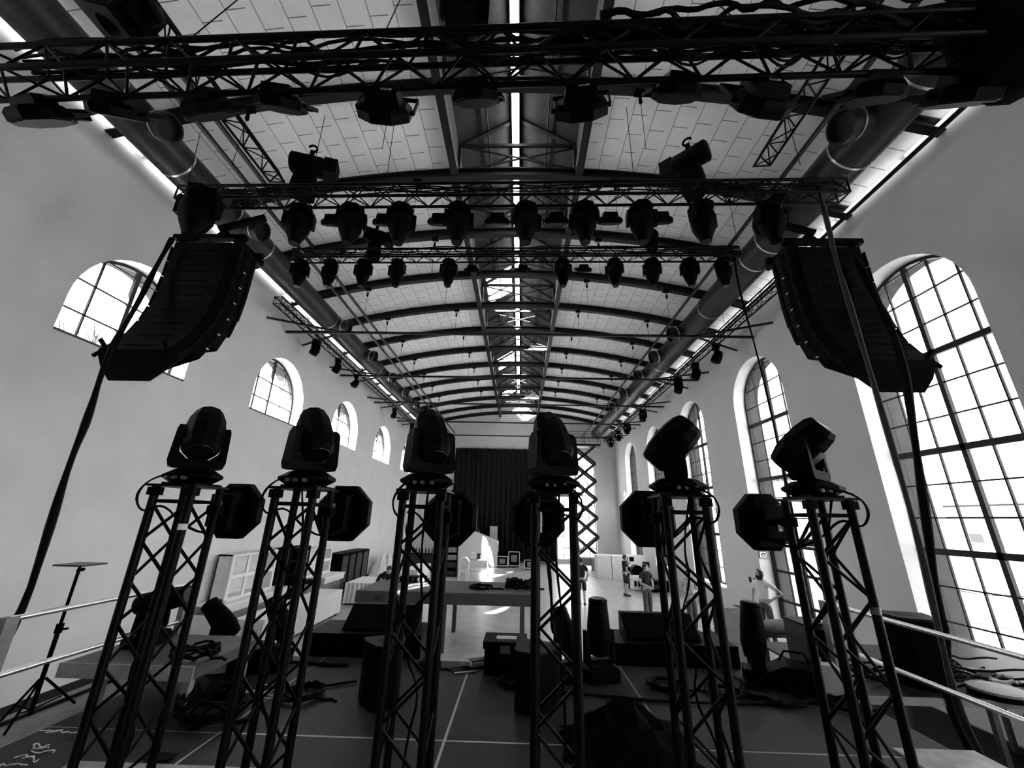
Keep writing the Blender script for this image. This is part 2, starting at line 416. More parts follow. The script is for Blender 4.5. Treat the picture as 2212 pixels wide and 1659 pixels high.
# ---------------------------------------------------------------- windows
def window(idx, X, s_, c, r, sp, sill, rows, heavy, ncol, door=False):
    """arched steel window in plane X; s_ points outdoors"""
    nm = 'window_%d' % idx
    ap = arch_pts(c, r-.002, sp, 24); w = .07
    fr = MB()
    ring = [V((X, a, b)) for a, b in [(c-r, sill)]+ap+[(c+r, sill)]]
    inn = [V((X, a, b)) for a, b in [(c-r+w, sill+w)]+arch_pts(c, r-w, sp, 24)+[(c+r-w, sill+w)]]
    n = len(ring)
    for d in (-.05, .05):
        o_ = V((d, 0, 0))
        fr.add([p+o_ for p in ring]+[p+o_ for p in inn], [(i,(i+1)%n,n+(i+1)%n,n+i) for i in range(n)])
    fr.add([p+V((-.05,0,0)) for p in inn]+[p+V((.05,0,0)) for p in inn], [(i,(i+1)%n,n+(i+1)%n,n+i) for i in range(n)])
    f = struct(fr.build(nm, STEEL, smooth=False))
    mu = MB()
    def ztop(y): return sp+math.sqrt(max(0, (r-.03)**2-(y-c)**2))
    for k in range(1, ncol):
        y = c-r+2*r*k/ncol; th = .09 if k*2 == ncol else .028
        mu.bar((X,y,sill),(X,y,ztop(y)),th,.07 if th > .05 else .04,(1,0,0))
    z = sill+rows
    while z < sp+r-.15:
        hw = r if z < sp else math.sqrt(max(0,(r-.03)**2-(z-sp)**2))
        th = .028
        for h in heavy:
            if abs(z-h) < rows*.45: th = .12
        mu.bar((X,c-hw,z),(X,c+hw,z),.07 if th > .05 else .04,th)
        z += rows
    mu.build('muntin_grid', STEEL, f, smooth=False)
    g = MB(); pp = [(X+s_*.012,)+q for q in [(c-r, sill)]+ap+[(c+r, sill)]]
    g.prism(pp, (s_*.008, 0, 0)); g.build('pane', GLASS, f, smooth=False)
    return f
n = 1
for i, (c, r, sp, sill) in enumerate(LWIN):
    f = window(n, XL-.45, -1, c, r, sp, sill, .64, [], 4); n += 1
    MB().bb(XL-.42, c-r, sill-.01, XL+.02, c+r, sill+.03).build('window_sill', STEELMID if i in (1,2) else PLASTER, f)
for i, (c, r, sp, sill) in enumerate(RWIN):
    if i == 3: window(n, XR+.45, 1, c, r, sp, 2.75, .63, [2.75+.63*3, 2.75+.63*6], 4)
    else: window(n, XR+.45, 1, c, r, sp, sill, .635, [sill+.635*3, sill+.635*6, sill+.635*9], 6)
    n += 1
    if sill > 0: struct(MB().bb(XR-.06, c-r, sill-.06, XR+.42, c+r, sill+.02).build('trim_sill', WHITE, smooth=False))
# the far window (in the gable wall): build in the Y plane
fr = MB(); c, r, sp, sill = EW; Yp = YE+.3
for k in range(0, 7):
    x = c-r+2*r*k/6; zt = sp+math.sqrt(max(0, r*r-(x-c)**2)); fr.bar((x,Yp,sill),(x,Yp,zt),.05 if k % 3 else .09,.06)
z = sill
while z < sp+r-.2:
    hw = r if z < sp else math.sqrt(max(0,r*r-(z-sp)**2)); fr.bar((c-hw,Yp,z),(c+hw,Yp,z),.06,.05); z += .8
f = struct(fr.build('window_%d' % n, STEEL, smooth=False))
MB().prism([(a,Yp+.02,b) for a, b in [(c-r,sill)]+arch_pts(c,r,sp)+[(c+r,sill)]], (0,.008,0)).build('pane', GLASS, f, smooth=False)
# glazed double door under the second visible tall window
c = WC[3]; Xd = XR+.45
d = MB()
for y in (c-1.38, c-.02, c+1.38): d.bb(Xd-.05,y-.05,0,Xd+.05,y+.05,2.68)
d.bb(Xd-.06,c-1.42,2.62,Xd+.06,c+1.42,2.78)
f = struct(d.build('door_1', STEEL, smooth=False))
for s_ in (-1, 1):
    y0, y1 = (c-1.3, c-.06) if s_ < 0 else (c+.06, c+1.3)
    lf = MB()
    for a, b in ((y0, y0+.08), (y1-.08, y1)): lf.bb(Xd-.03,a,.05,Xd+.03,b,2.6)
    for z in (.05, .9, 1.75, 2.52): lf.bb(Xd-.03,y0,z,Xd+.03,y1,z+.08)
    lf.bb(Xd-.02,(y0+y1)/2-.02,.1,Xd+.02,(y0+y1)/2+.02,2.55)
    l = lf.build('door_leaf', STEEL, f, smooth=False)
    MB().bb(Xd-.006,y0+.04,.1,Xd+.006,y1-.04,2.56).build('pane', GLASS, l, smooth=False)
    MB().tube((Xd-.09,c+s_*.12,.95),(Xd-.09,c+s_*.12,1.25),.015,8).build('handle', ALU, l)
for s_ in (-1, 1):
    x = XL if s_ < 0 else XR
# pictogram sign on the door reveal, switches by the door
p = at(1648,1198,Y=c+1.41)
t = thing('wall_sign', 'small framed pictogram sign on the door reveal above the man in white', 'sign', (p.x, c+1.415, p.z))
MB().bb(-.13,-.02,-.11,.13,0,.11).build('frame', DKGREY, t); MB().bb(-.11,-.025,-.09,.11,-.018,.09).build('sheet', WHITE, t)
MB().bb(-.06,-.03,-.05,.06,-.024,.05).build('pictogram', DKGREY, t); MB().bb(-.03,-.034,-.03,.03,-.029,.02).build('pictogram_centre', WHITE, t)
for q, w in (((1621,1252),'nearer to the tall window'), ((1632,1255),'nearer to the door')):
    p = at(q[0], q[1], X=XR)
    t = thing('light_switch', 'small dark switch plate on the wall by the door, %s' % w, 'switch', p)
    MB().bb(-.025,-.06,-.08,0,.06,.08).build('plate', DKGREY, t); MB().bb(-.035,-.02,-.04,-.024,.02,.04).build('rocker', STEELMID, t)

# ---------------------------------------------------------------- outdoors, seen through the panes
tag(MB().bb(XR+XO,-40,-.35,140,120,-.25).build('ground_outside', LAWN, smooth=False), 'mown lawn outside the tall windows', 'ground', kind='structure')
tag(MB().bb(-140,-60,-.35,XL-XO,120,-.25).build('ground_outside', LAWN, smooth=False), 'lawn beyond the small high windows', 'ground', kind='structure')
tag(MB().bb(XR+XO+9,-30,-.25,XR+XO+15,90,-.23).build('path_outside', PATH, smooth=False), 'pale gravel path crossing the lawn', 'path', kind='structure')

# ---------------------------------------------------------------- rigging: box trusses
LOWSIDE, TALLSIDE = 'high-window side', 'tall-window side'
def truss(name, label, A, B, s=.25, step=.5, rc=.025, rb=.011, chords=4, group=None):
    """lattice girder from A to B (A, B on the axis); chords and lattice are its parts"""
    A, B = V(A), V(B); d = (B-A).normalized(); L = (B-A).length
    side = d.cross(V((0,0,1)))
    if side.length < .1: side = V((0,1,0))
    side.normalize(); up = side.cross(d).normalized(); h = s/2
    t = thing(name, label, 'truss', A, 0, group)
    cs = [side*h+up*h, side*h-up*h, -side*h-up*h, -side*h+up*h] if chords == 4 else [side*h-up*h*.8, -side*h-up*h*.8, up*h*.8]
    for c_ in cs: MB().tube(A+c_, B+c_, rc, 10).build('chord', TRUSS, t, A)
    m = MB(); nc = len(cs); n = max(2, round(L/(step/2)))
    for i in range(nc):
        a, b = cs[i], cs[(i+1)%nc]
        for k in range(n):
            p, q = (a, b) if (k+i) % 2 else (b, a)
            m.tube(A+p+d*(L*k/n), A+q+d*(L*(k+1)/n), rb, 6)
        for e in (0, L): m.tube(A+a+d*e, A+b+d*e, rb*1.3, 6)
    m.build('lattice', TRUSS, t, A); return t

# front truss above the camera, slightly skewed to the hall
T1L, T1R = at(-160, 205, Y=2.56+.02), at(2105, 158, Y=2.33)
T1L = V((-5.6, 2.41, 6.88)); T1R = V((3.75, 2.18, 6.89))
def t1(x, dz=0., dy=0.):
    u = (x-T1L.x)/(T1R.x-T1L.x); p = T1L.lerp(T1R, u); return p+V((0, dy, dz))
truss('lighting_truss', 'big black box truss nearest the stage back, crossing above the six towers', T1L, T1R, .27, .56, .026, .012)
# middle and far trusses
T2L, T2R = V((-5.9, 5.34, 8.18+.15)), V((5.15, 5.17, 8.18+.15))
T3L, T3R = V((-6.1, 8.78, 9.54+.15)), V((5.45, 8.6, 9.54+.15))
truss('lighting_truss', 'long black truss over the stage front edge, between the two speaker hangs', T2L, T2R, .25, .5)
truss('lighting_truss', 'smallest-looking black truss hung beyond the stage front', T3L, T3R, .25, .5)
def on(A, B, px, dz=0., dy=0.):
    """point on a truss axis that shows at photo column px"""
    lo, hi = 0., 1.
    def u_of(P): 
        w = (P-EYE).dot(CF); return CX+FPX*(P-EYE).dot(CR)/w
    for _ in range(40):
        mid = (lo+hi)/2
        if u_of(A.lerp(B, mid)) < px: lo = mid
        else: hi = mid
    return A.lerp(B, lo)+V((0, dy, dz))
# short truss stubs lying along the hall on the front truss
truss('short_truss', 'short triangular truss pointing down the hall near the ribbed duct', (-4.35, 2.75, 8.75), (-4.45, 5.5, 8.95), .26, .5, .02, .01, 3)
truss('short_truss', 'short triangular truss pointing down the hall near the smooth duct', (3.75, 2.75, 8.75), (3.95, 5.15, 8.95), .26, .5, .02, .01, 3)
# lighting bars along both walls
SLX, SLZ, SRX, SRZ = -7.55, 9.42, 6.95, 9.42
truss('wall_truss', 'ladder truss carrying lamps along the high-window wall', (SLX, 10.6, SLZ), (SLX, 32.5, SLZ), .24, .5, .024, .01)
truss('wall_truss', 'ladder truss carrying lamps along the tall-window wall', (SRX, 8.6, SRZ), (SRX, 32.5, SRZ), .24, .5, .024, .01)

def loom(name, label, A, B, n, off, rad=.013, amp=.035, seed=1, spread=.1):
    m = MB()
    for k in range(n):
        rd = random.Random(seed*50+k); o_ = V((0, rd.uniform(-spread,spread), rd.uniform(-.02,.05)))+V(off)
        m.path(wob(A+o_, B+o_, 22, amp, 0, seed*77+k), rad, 5)
    return tag(m.build(name, CABLE), label, 'cable')
loom('cable_loom', 'tangle of black cables lying on top of the truss nearest the stage back', t1(-4.6), t1(3.6), 7, (0,0,.17), .014, .05, 3)
loom('cable_loom', 'thick cable run inside the tall-window half of the front truss', t1(.3), t1(3.7), 9, (0,.0,.09), .017, .05, 4, .12)
loom('cable_loom', 'dense black multicore run on top of the tall-window half of the front truss', t1(.6), t1(3.8), 10, (0,-.02,.2), .02, .05, 8, .14)
for k_, (x_, w_, dp_) in enumerate(((-3.6,.7,.16),(-2.2,.9,.2),(-.7,.6,.14),(.9,.8,.2),(1.7,.7,.24),(2.5,.8,.2),(3.1,.5,.26))):
    m = MB(); a_, b_ = t1(x_)+V((0,-.1,.12)), t1(x_+w_)+V((0,.08,.12))
    for q_ in range(3): m.path(smooth_pts([a_+V((.03*q_,.03*q_,0)), a_.lerp(b_,.25)+V((0,0,-dp_*(.7+.2*q_))), a_.lerp(b_,.6)+V((0,.02*q_,-dp_*(1+.2*q_))), b_+V((0,-.03*q_,0))], 2), .01, 5)
    tag(m.build('cable_swag', CABLE, None, a_), 'drooping swag of black cables inside the front truss, %s from the high-window wall' % ORD[k_], 'cable')
loom('cable_loom', 'black cables strung along the truss over the stage front edge', T2L+V((.4,0,0)), T2R, 5, (0,0,.13), .013, .04, 5)
loom('cable_loom', 'black cables strung along the truss beyond the stage front', T3L+V((.4,0,0)), T3R, 4, (0,0,.13), .014, .04, 6)

# ---------------------------------------------------------------- lamps hung from the trusses
def make_spot(label):
    """big moving spot, hanging: origin at the clamp, head pointing down"""
    t = thing('moving_spot', label, 'moving light')
    b = MB().lathe([(.17,-.2),(.2,-.17),(.2,-.08),(.16,-.04)], 8, None, .5).build('base', BLACK, t)
    for s_ in (-1, 1): MB().box((s_*.1,0,-.01),(.04,.06,.09)).build('clamp', BLACK, t)
    y = MB(); y.bb(-.24,-.07,-.27,.24,.07,-.21)
    for s_ in (-1, 1): y.prism([(s_*.24,-.08,-.23),(s_*.24,.08,-.23),(s_*.25,.06,-.55),(s_*.25,-.06,-.55)], (s_*-.05,0,0))
    y.build('yoke', BLACK, t)
    h = MB().lathe([(.05,-.98),(.085,-.97),(.1,-.9),(.15,-.75),(.19,-.6),(.2,-.45),(.18,-.33),(.12,-.28)], 16, None).build('head', BLACK, t)
    MB().lathe([(.082,-.992),(.075,-.985),(.075,-.97)], 16).build('lens', LENS, h)
    return t
P_SPOT = make_spot('moving spot')
used = []
def place(proto, loc, rz, label, group=None, rot=None):
    if proto.name not in used:
        used.append(proto.name); proto.location = loc; proto.rotation_euler = rot if rot is not None else (0,0,rz); proto['label'] = label
        if group: proto['group'] = group
        return proto
    return dup(proto, loc, rz, label, group, rot)
rd = random.Random(5)
for i, px_ in enumerate((477,650,762,868,992,1137,1262,1385,1516,1662)):
    p = on(T2L, T2R, px_, -.14, .1 if i else -.3)
    o_ = place(P_SPOT, p, rd.uniform(-.5,.5), 'black moving spot hanging from the stage front truss, %s from its %s end' % (ORD[i] if i < 5 else ORD[9-i], 'high-window' if i < 5 else 'tall-window'), 'moving spots on the stage front truss')
    o_.scale = (1.0,1.0,.76) if i else (1.25,1.25,.95)
for i, px_ in enumerate((655,718,790,862,972,1215,1325,1405,1485,1557)):
    p = on(T3L, T3R, px_, -.14, .0)
    o_ = place(P_SPOT, p, rd.uniform(-.5,.5), 'black moving spot hanging from the farthest cross truss, %s from its %s end' % (ORD[i] if i < 5 else ORD[9-i], 'high-window' if i < 5 else 'tall-window'), 'moving spots on the farthest cross truss')
    o_.scale = (.92,.92,.8)

def make_strobe(label, f=.39):
    """octagonal wash strobe: origin in the middle of the plate, lit face towards +y, back towards -y"""
    t = thing('octagon_light', label, 'stage light')
    a = f/2/math.cos(PI/8); m = MB()
    q = M.Rotation(-PI/2, 4, 'X')
    m.lathe([(a*.97,.05),(a,.045),(a,-.015),(a*.86,-.05)], 8, q, .5); m.build('housing', CASE, t, smooth=False)
    MB().lathe([(a*.9,.052),(a*.9,.056)], 8, q, .5).build('front_glass', CASE, t, smooth=False)
    b = MB().prism([(-.13,-.05,-.09),(.13,-.05,-.09),(.11,-.13,-.07),(-.11,-.13,-.07)], (0,0,.17)).build('back_box', CASE, t, smooth=False)
    MB().bb(-.02,-.136,.0,.06,-.131,.035).build('label_plate', MIDGREY, b, smooth=False)
    MB().bb(.045,-.139,.005,.062,-.135,.024).build('status_light', TAPE, b, smooth=False)
    y = MB(); y.bar((-f*.56,0,0),(-f*.56,-.02,.27),.03,.012,(1,0,0)); y.bar((f*.56,0,0),(f*.56,-.02,.27),.03,.012,(1,0,0)); y.bar((-f*.57,-.02,.27),(f*.57,-.02,.27),.03,.012)
    y.bar((-f*.56,0,0),(-f*.5,0,0),.03,.03); y.bar((f*.56,0,0),(f*.5,0,0),.03,.03)
    y.build('yoke', BLACK, t); MB().box((0,-.02,.32),(.05,.05,.1)).build('clamp', BLACK, t)
    return t
P_STR = make_strobe('octagon light')
def face(n, spin=0.):
    """rotation putting local +y on n"""
    n = V(n).normalized(); x = n.cross(V((0,0,1))).normalized(); z = x.cross(n)
    m = M((x, n, z)).transposed() @ M.Rotation(spin, 3, 'Y'); return m.to_euler()
hung = [(88,250,1.15,-44),(252,238,1.05,-47),(450,236,1.1,-42),(606,222,1.05,-48),(832,238,1.15,-24),(1030,208,1.0,-48),(1255,232,1.15,-24),(1462,198,1.0,-48),(1645,222,1.2,-22),(1888,200,1.1,-47),(2078,206,1.25,-44)]
for i, (x, y, sc_, el) in enumerate(hung):
    Y = 2.62-.2*(x-0)/2212
    p = at(x, y, Y=Y)
    o_ = place(P_STR, p, 0, 'black octagonal stage light under the front truss, %s from the high-window wall' % ORD[i], 'octagonal lights under the front truss', face((random.Random(i).uniform(-.2,.2), math.cos(R(el)), math.sin(R(el)))))
    o_.scale = (sc_,)*3
for i, x in enumerate((717,829,949,1075,1203,1320,1430)):
    p = on(T2L, T2R, x, -.36, .22)
    o_ = place(P_STR, p, 0, 'small octagonal light on the stage front truss, %s from the high-window wall' % ORD[i], 'octagonal lights on the stage front truss', face((0, .55, -.83)))
    o_.scale = (1.,)*3
for i, x in enumerate((1020,1130,1262)):
    p = on(T3L, T3R, x, -.3, .2)
    place(P_STR, p, 0, 'octagonal light on the farthest cross truss, %s from the high-window wall' % ORD[i], 'octagonal lights on the farthest cross truss', face((0,.6,-.8))).scale = (1.,)*3

# pale paper tags on the end lights of the front truss
for x, y, lb in ((40,238,'pale paper tag taped to the front truss light by the high-window wall'), (2128,190,'pale paper tag taped to the front truss light by the tall-window wall')):
    p = at(x, y, Y=2.5); tag(MB().box((0,0,0),(.055,.006,.11)).build('paper_tag', TAPE, None, (0,0,0), False), lb, 'tag').location = p

# chain hoists
def make_hoist(label):
    t = thing('chain_hoist', label, 'hoist')
    MB().lathe([(.1,-.22),(.13,-.2),(.13,.16),(.1,.2)], 14, M.Rotation(PI/2, 4, 'Y')).build('motor_body', BLACK, t)
    MB().prism([(-.1,-.12,-.12),(.1,-.12,-.12),(.13,-.12,-.5),(-.02,-.12,-.55),(-.13,-.12,-.45)], (0,.2,0)).build('chain_bag', CLOTH, t)
    MB().box((.26,0,0),(.16,.2,.22)).build('gear_housing', BLACK, t)
    h = MB(); h.tube((0,0,.1),(0,0,.24),.03,8); h.path([(.05*math.sin(a),0,.29-.05*math.cos(a)) for a in [i*.5 for i in range(10)]], .014, 6)
    h.build('hook', BLACK, t)
    return t
P_H = make_hoist('hoist')
hoists = [(668,358,5.62,1.45,0.3,'black chain hoist standing on the stage front truss near the ribbed duct'),(1490,345,5.6,1.5,2.4,'black chain hoist standing on the stage front truss near the smooth duct'),
          (812,510,9.0,1.45,.5,'black chain hoist above the farthest cross truss'),(992,22,2.5,.85,.2,'black chain hoist on the front truss beside the ridge light strip'),
          (1405,512,8.7,.9,2.,'small black hoist on the farthest truss toward the tall windows')]
for x, y, Y, s_, rz, lb in hoists:
    o_ = place(P_H, at(x, y, Y=Y), rz, lb); o_.scale = (s_,)*3
# big motor case on the front truss, with its cable guard
p = at(250, 38, Y=2.75)
t = thing('winch_box', 'bulky black motor box on the front truss by the high-window wall', 'winch', p)
rt = M.Rotation(.35, 3, 'Y')
MB().box((0,0,.02),(.46,.4,.3),rt).build('casing', CASE, t); MB().lathe([(.08,-.28),(.11,-.26),(.11,.3),(.07,.33)], 14, M.Translation((.16,0,-.02)) @ M.Rotation(R(70),4,'Y')).build('drum', BLACK, t)
MB().box((.33,0,.02),(.05,.3,.3),rt).build('end_plate', CASE, t)
# black box with a chalk scribble
p = t1(.5)+V((0,-.06,.03))
t = thing('splitter_box', 'black signal box with a chalk scribble clamped inside the front truss', 'box', p)
MB().bb(-.075,-.04,-.06,.075,.05,.06).build('casing', CASE, t)
mk = MB()
for pts in ([(-.035,.02),(-.015,.025),(-.022,.0),(-.01,-.012),(-.028,-.012)], [(.0,.005),(-.006,-.01),(.006,-.01),(.006,.02)], [(.012,-.008),(.014,.006),(.02,-.006),(.026,.006),(.03,-.006)], [(.034,.006),(.046,-.006)]):
    mk.path([(a,-.043,b) for a, b in pts], .0022, 5)
mk.build('chalk_scribble', TAPE, t)
p = t1(.26)+V((0,-.135,.15)); tag(MB().box((0,0,0),(.16,.03,.03)).build('cable_clip', LTGREY, None, (0,0,0), False), 'pale strip of tape on the front truss beside the ridge light strip', 'tape').location = p
p = t1(1.55)+V((0,-.13,.13)); m = MB(); m.path([(.04*math.sin(a)+.01*math.sin(3*a), 0, .06*math.cos(a)) for a in [i*.45 for i in range(14)]], .009, 6)
tag(m.build('rope_loop', LTGREY, None), 'pale rope loop tied round the cables on the front truss', 'rope').location = p
# dark drape bundled at the end of the front truss
p = at(2190, 95, Y=2.15)
m = MB().lathe([(.1,-.34),(.26,-.3),(.34,-.1),(.33,.15),(.3,.45),(.2,.6)], 12)
for i, q in enumerate(m.v): m.v[i] = V((q.x*(1+.12*math.sin(i*2.1)), q.y*(1+.1*math.cos(i*1.3)), q.z+.03*math.sin(i*1.7)))
tag(m.build('bundled_drape', CLOTH), 'black bundled drape hanging at the tall-window end of the front truss', 'drape').location = p

# ---------------------------------------------------------------- rigging hooks, steel wires
def make_hook(label, wl=1.2):
    t = thing('rigging_hook', label, 'rigging hook')
    MB().bb(-.1,-.06,-.06,.1,.06,.0).build('beam_clamp', BLACK, t); MB().path([(.045*math.sin(a),0,-.11+.045*math.cos(a)) for a in [i*PI/5 for i in range(10)]], .012, 5, True).build('ring', BLACK, t)
    MB().lathe([(.02,-.32),(.04,-.29),(.035,-.2),(.02,-.16)], 8).build('shackle', BLACK, t)
    MB().tube((0,0,-.3),(0,0,-.3-wl),.006,5).build('wire', BLACK, t); return t
P_K = make_hook('hook')
for k, y in enumerate(VIS):
    if not 5 < y < 26: continue
    for x, w in ((-5.6,'outer, high-window side'),(-2.75,'inner, high-window side'),(2.3,'inner, tall-window side'),(5.1,'outer, tall-window side')):
        place(P_K, (x, y, vz(x)-.27), 0, 'wired rigging hook under the %s roof arch from the gable, %s' % (ORD[len(VIS)-1-k], w), 'rigging hooks under the roof arches')
def wire(label, a, b, r=.006):
    a = V(a); tag(MB().tube(a, b, r, 5).build('steel_wire', BLACK, None, a), label, 'wire')
for x0, y0, x1, y1, Y0, lb in ((835,390,852,262,5.25,'steel wire from the stage front truss, near the second moving spot'),(1368,372,1353,232,5.2,'steel wire from the stage front truss, beside the lantern'),(405,402,432,290,5.3,'steel wire above the high-window end of the stage front truss'),(1697,378,1775,265,5.2,'steel wire above the tall-window end of the stage front truss'),(683,335,702,250,5.25,'steel wire holding the chain hoist near the ribbed duct')):
    a = at(x0,y0,Y=Y0); wire(lb, a, at(x1,y1,Y=Y0+.35))
for xw, lb in ((-3.2,'steel wire above the front truss, nearer to the ribbed duct'),(-1.3,'steel wire above the front truss, second from the ribbed duct'),(1.9,'steel wire above the front truss, nearer to the smooth duct')):
    wire(lb, t1(xw)+V((0,0,.14)), V((xw-.2, 3.51, vz(xw)-.2)))
for s_, x in ((-1,-7.0),(1,6.5)):
    for y in (12.4, 21.3): wire('wire holding the lamp truss of the %s wall, %s of two' % ('high-window' if s_ < 0 else 'tall-window', 'first' if y < 15 else 'second'), (SLX if s_ < 0 else SRX, y, SLZ+.1), (SLX if s_ < 0 else SRX, y, vz(SLX if s_ < 0 else SRX)-.05))

# ---------------------------------------------------------------- small moving lamps along both walls
def make_small(label):
    t = thing('wall_spot', label, 'stage light')
    MB().box((0,0,-.1),(.26,.2,.14)).build('base', BLACK, t)
    y = MB(); y.bb(-.2,-.05,-.22,.2,.05,-.17)
    for s_ in (-1, 1): y.bb(s_*.19-.025,-.05,-.48,s_*.19+.025,.05,-.17)
    y.build('yoke', BLACK, t)
    MB().lathe([(.1,-.2),(.15,-.17),(.15,.02),(.11,.17),(.07,.2)], 12, M.Translation((0,0,-.44)) @ M.Rotation(R(25),4,'X')).build('head', BLACK, t)
    return t
P_SM = make_small('wall spot')
for i, (x, y) in enumerate(((690,722),(736,762),(773,806),(855,873),(893,910))):
    p = at(x, y-12, X=SLX)
    place(P_SM, (SLX, p.y, SLZ-.12), 1.57+.2*i, 'small black lamp on the high-window wall truss, %s from the stage' % ORD[i], 'lamps on the high-window wall truss')
for i, (x, y) in enumerate(((1540,722),(1497,770),(1462,812),(1386,872),(1353,912),(1335,930),(1318,948))):
    p = at(x, y-10, X=SRX)
    o_ = place(P_SM, (SRX, p.y, SRZ-.12), 1.2+.3*i, 'small black lamp on the tall-window wall truss, %s from the stage' % ORD[i], 'lamps on the tall-window wall truss'); o_.scale = (1.15,)*3

# ---------------------------------------------------------------- line array speaker hangs
def line_array(label, x0, y0, z0, w, sx):
    t = thing('line_array', label, 'speaker', (x0, y0, z0)); o_ = V((x0, y0, z0))
    f = MB()
    for s_ in (-1, 1): f.bar((s_*w*.42, .05, .1), (s_*w*.42, .75, .1), .06, .1)
    f.bar((-w*.52, .1, .16), (w*.52, .1, .16), .1, .09); f.bar((-w*.5, .6, .16), (w*.5, .6, .16), .08, .08)
    for s_ in (-1, 1): f.bar((s_*w*.3, .35, .14), (sx*.1, .45, .6), .05, .06)
    f.bar((sx*w*.12, .35, .55), (-sx*w*.45, .5, .95), .09, .09)
    f.build('flying_frame', BLACK, t)
    angs = [0, 0, 2, 6, 12, 20, 29, 38]; h, dp = .29, .5
    p = V((0, 0, 0))
    for j, a in enumerate(angs):
        a = R(a); fy = V((0, math.cos(a), -math.sin(a))); dn = V((0, -math.sin(a), -math.cos(a)))
        c = MB()
        # plan: full width at the front, chamfered narrower rear; flared grille front
        ci = (1, 1, 1, 1, .95, .85, .62, .3)[j]; fi = dp*ci; cl, cr = (fi, dp) if sx > 0 else (dp, fi)   # splayed inner half of the lowest boxes
        plan = [(-w*.5, cl), (-w*.02*sx, dp), (w*.5, cr), (w*.5, min(cr-.01, dp*.55)), (w*.44, .05), (w*.40, 0), (-w*.40, 0), (-w*.44, .05), (-w*.5, min(cl-.01, dp*.55))]
        top = [p+V((q[0],0,0))+fy*q[1]+dn*.006 for q in plan]
        nx = R(angs[j+1]-angs[j]) if j+1 < len(angs) else .08
        bot = [p+V((q[0],0,0))+fy*q[1]+dn*(h-.002+q[1]*math.sin(nx)) for q in plan]; n = len(plan)
        c.add(top+bot, [tuple(range(n)), tuple(range(n,2*n))[::-1]]+[(i,n+i,n+(i+1)%n,(i+1)%n) for i in range(n)])
        cab = c.build('speaker_cabinet', CASE, t, smooth=False)
        g = MB(); q0 = p+fy*(dp+.004)
        for s_ in (-1, 1):
            e_ = V((s_*w*.48,0,0))+fy*((0 if s_ == sx else fi-dp)*.96)
            g.add([q0+e_+dn*.03, q0+V((s_*.03,0,0))+dn*.03, q0+V((s_*.03,0,0))+dn*(h-.03), q0+e_+dn*(h-.03)], [(0,1,2,3)])
        g.build('front_grille', CLOTH, cab, smooth=False)
        r = MB(); r.bar(p+V((-.25,0,0))+dn*.15-fy*.006, p+V((.25,0,0))+dn*.15-fy*.006, .012, .05, dn); r.build('rear_panel', BLACK, cab)
        for s_ in (-1, 1):
            for q_ in (.1, .44):
                if q_ > .2 and s_ == -sx and fi < .46: continue
                MB().bar(p+V((s_*w*.505,0,0))+fy*q_+dn*.04, p+V((s_*w*.505,0,0))+fy*q_+dn*(h+.02), .018, .05, fy).build('rigging_link', BLACK, cab)
        if j in (1,2,3,4,5,6):
            e = p+V((-sx*w*.508,0,0))+fy*.28+dn*.13
            MB().box(e, (.008,.05,.022)).build('side_tag', LTGREY, cab)
        p = p+dn*h
    a = R(38); fy = V((0, math.cos(a), -math.sin(a)))
    for s_ in (-1, 1): MB().bar(p+V((s_*w*.36,0,0))-dn*.05+fy*.03, p+V((s_*w*.38,0,0))-dn*.05-fy*.1+V((0,0,.03)), .03, .05).build('pull_back_lug', BLACK, t)
    return t
line_array('curved black line array speaker hang in front of the nearest small high window', -5.38, 5.45, 7.5, 1.2, 1*-1)
line_array('curved black line array speaker hang in front of the nearest tall window', 4.96, 5.48, 7.5, 1.24, 1)

def cable(name, label, pts, r, n=8, seed=0, m_=None, cat='cable'):
    p = smooth_pts([V(q) for q in pts], 2); rd = random.Random(seed)
    rr = [r*(1+.18*math.sin(i*.9+seed)+rd.uniform(-.06,.06)) for i in range(len(p))]
    return tag(MB().path(p, rr, n).build(name, m_ or CABLE, None, p[0]), label, cat)
cable('hanging_cable', 'thick taped cable loom dropping from the high-window speaker hang to the guard rail',
      [at(372,515,Y=5.3), at(331,587,Y=5.3), at(301,650,Y=5.1), at(254,727,Y=4.72), at(223,793,Y=4.68), at(190,905,Y=4.6), at(150,1000,Y=4.5), at(100,1165,Y=4.3), at(45,1335,Y=4.05), (-4.6,3.9,1.6), (-4.7,3.7,.1)], .034, 8, 1)
cable('hanging_cable', 'taped grey cable loom crossing in front of the speaker hang by the tall windows',
      [at(1760,385,Y=5.2), at(1785,470,Y=5.0), at(1805,560,Y=4.75), at(1830,640,Y=4.65), at(1880,805,Y=4.6), at(1930,975,Y=4.6), at(1985,1170,Y=4.6), at(2030,1370,Y=4.6), at(2060,1500,Y=4.6), at(2100,1600,Y=4.7), (4.9,4.9,.05)], .03, 8, 2, STEEL)
cable('hanging_cable', 'thin dark cable hanging from the farthest truss past the door window',
      [on(T3L,T3R,1585,.1), at(1595,620,Y=8.5), at(1640,780,Y=8.5), at(1668,900,Y=8.5), at(1700,1050,Y=8.5), at(1740,1250,Y=8.3), at(1760,1400,Y=8.2), (5.4,8.2,.05)], .022, 8, 3)
cable('hanging_cable', 'thick black cable dropping from the tall-window speaker hang to the side platform',
      [at(1850,560,Y=5.35), at(1882,620,Y=5.3), at(1905,667,Y=5.1), at(1929,714,Y=4.8), at(1955,800,Y=4.75), at(1976,950,Y=4.9), at(2000,1120,Y=5.1), at(2022,1280,Y=5.3), at(2045,1400,Y=5.4), at(2045,1475,Y=5.5), at(2052,1540,Y=5.55), (4.95,5.35,.6), (4.7,5.3,.06)], .042, 8, 4)
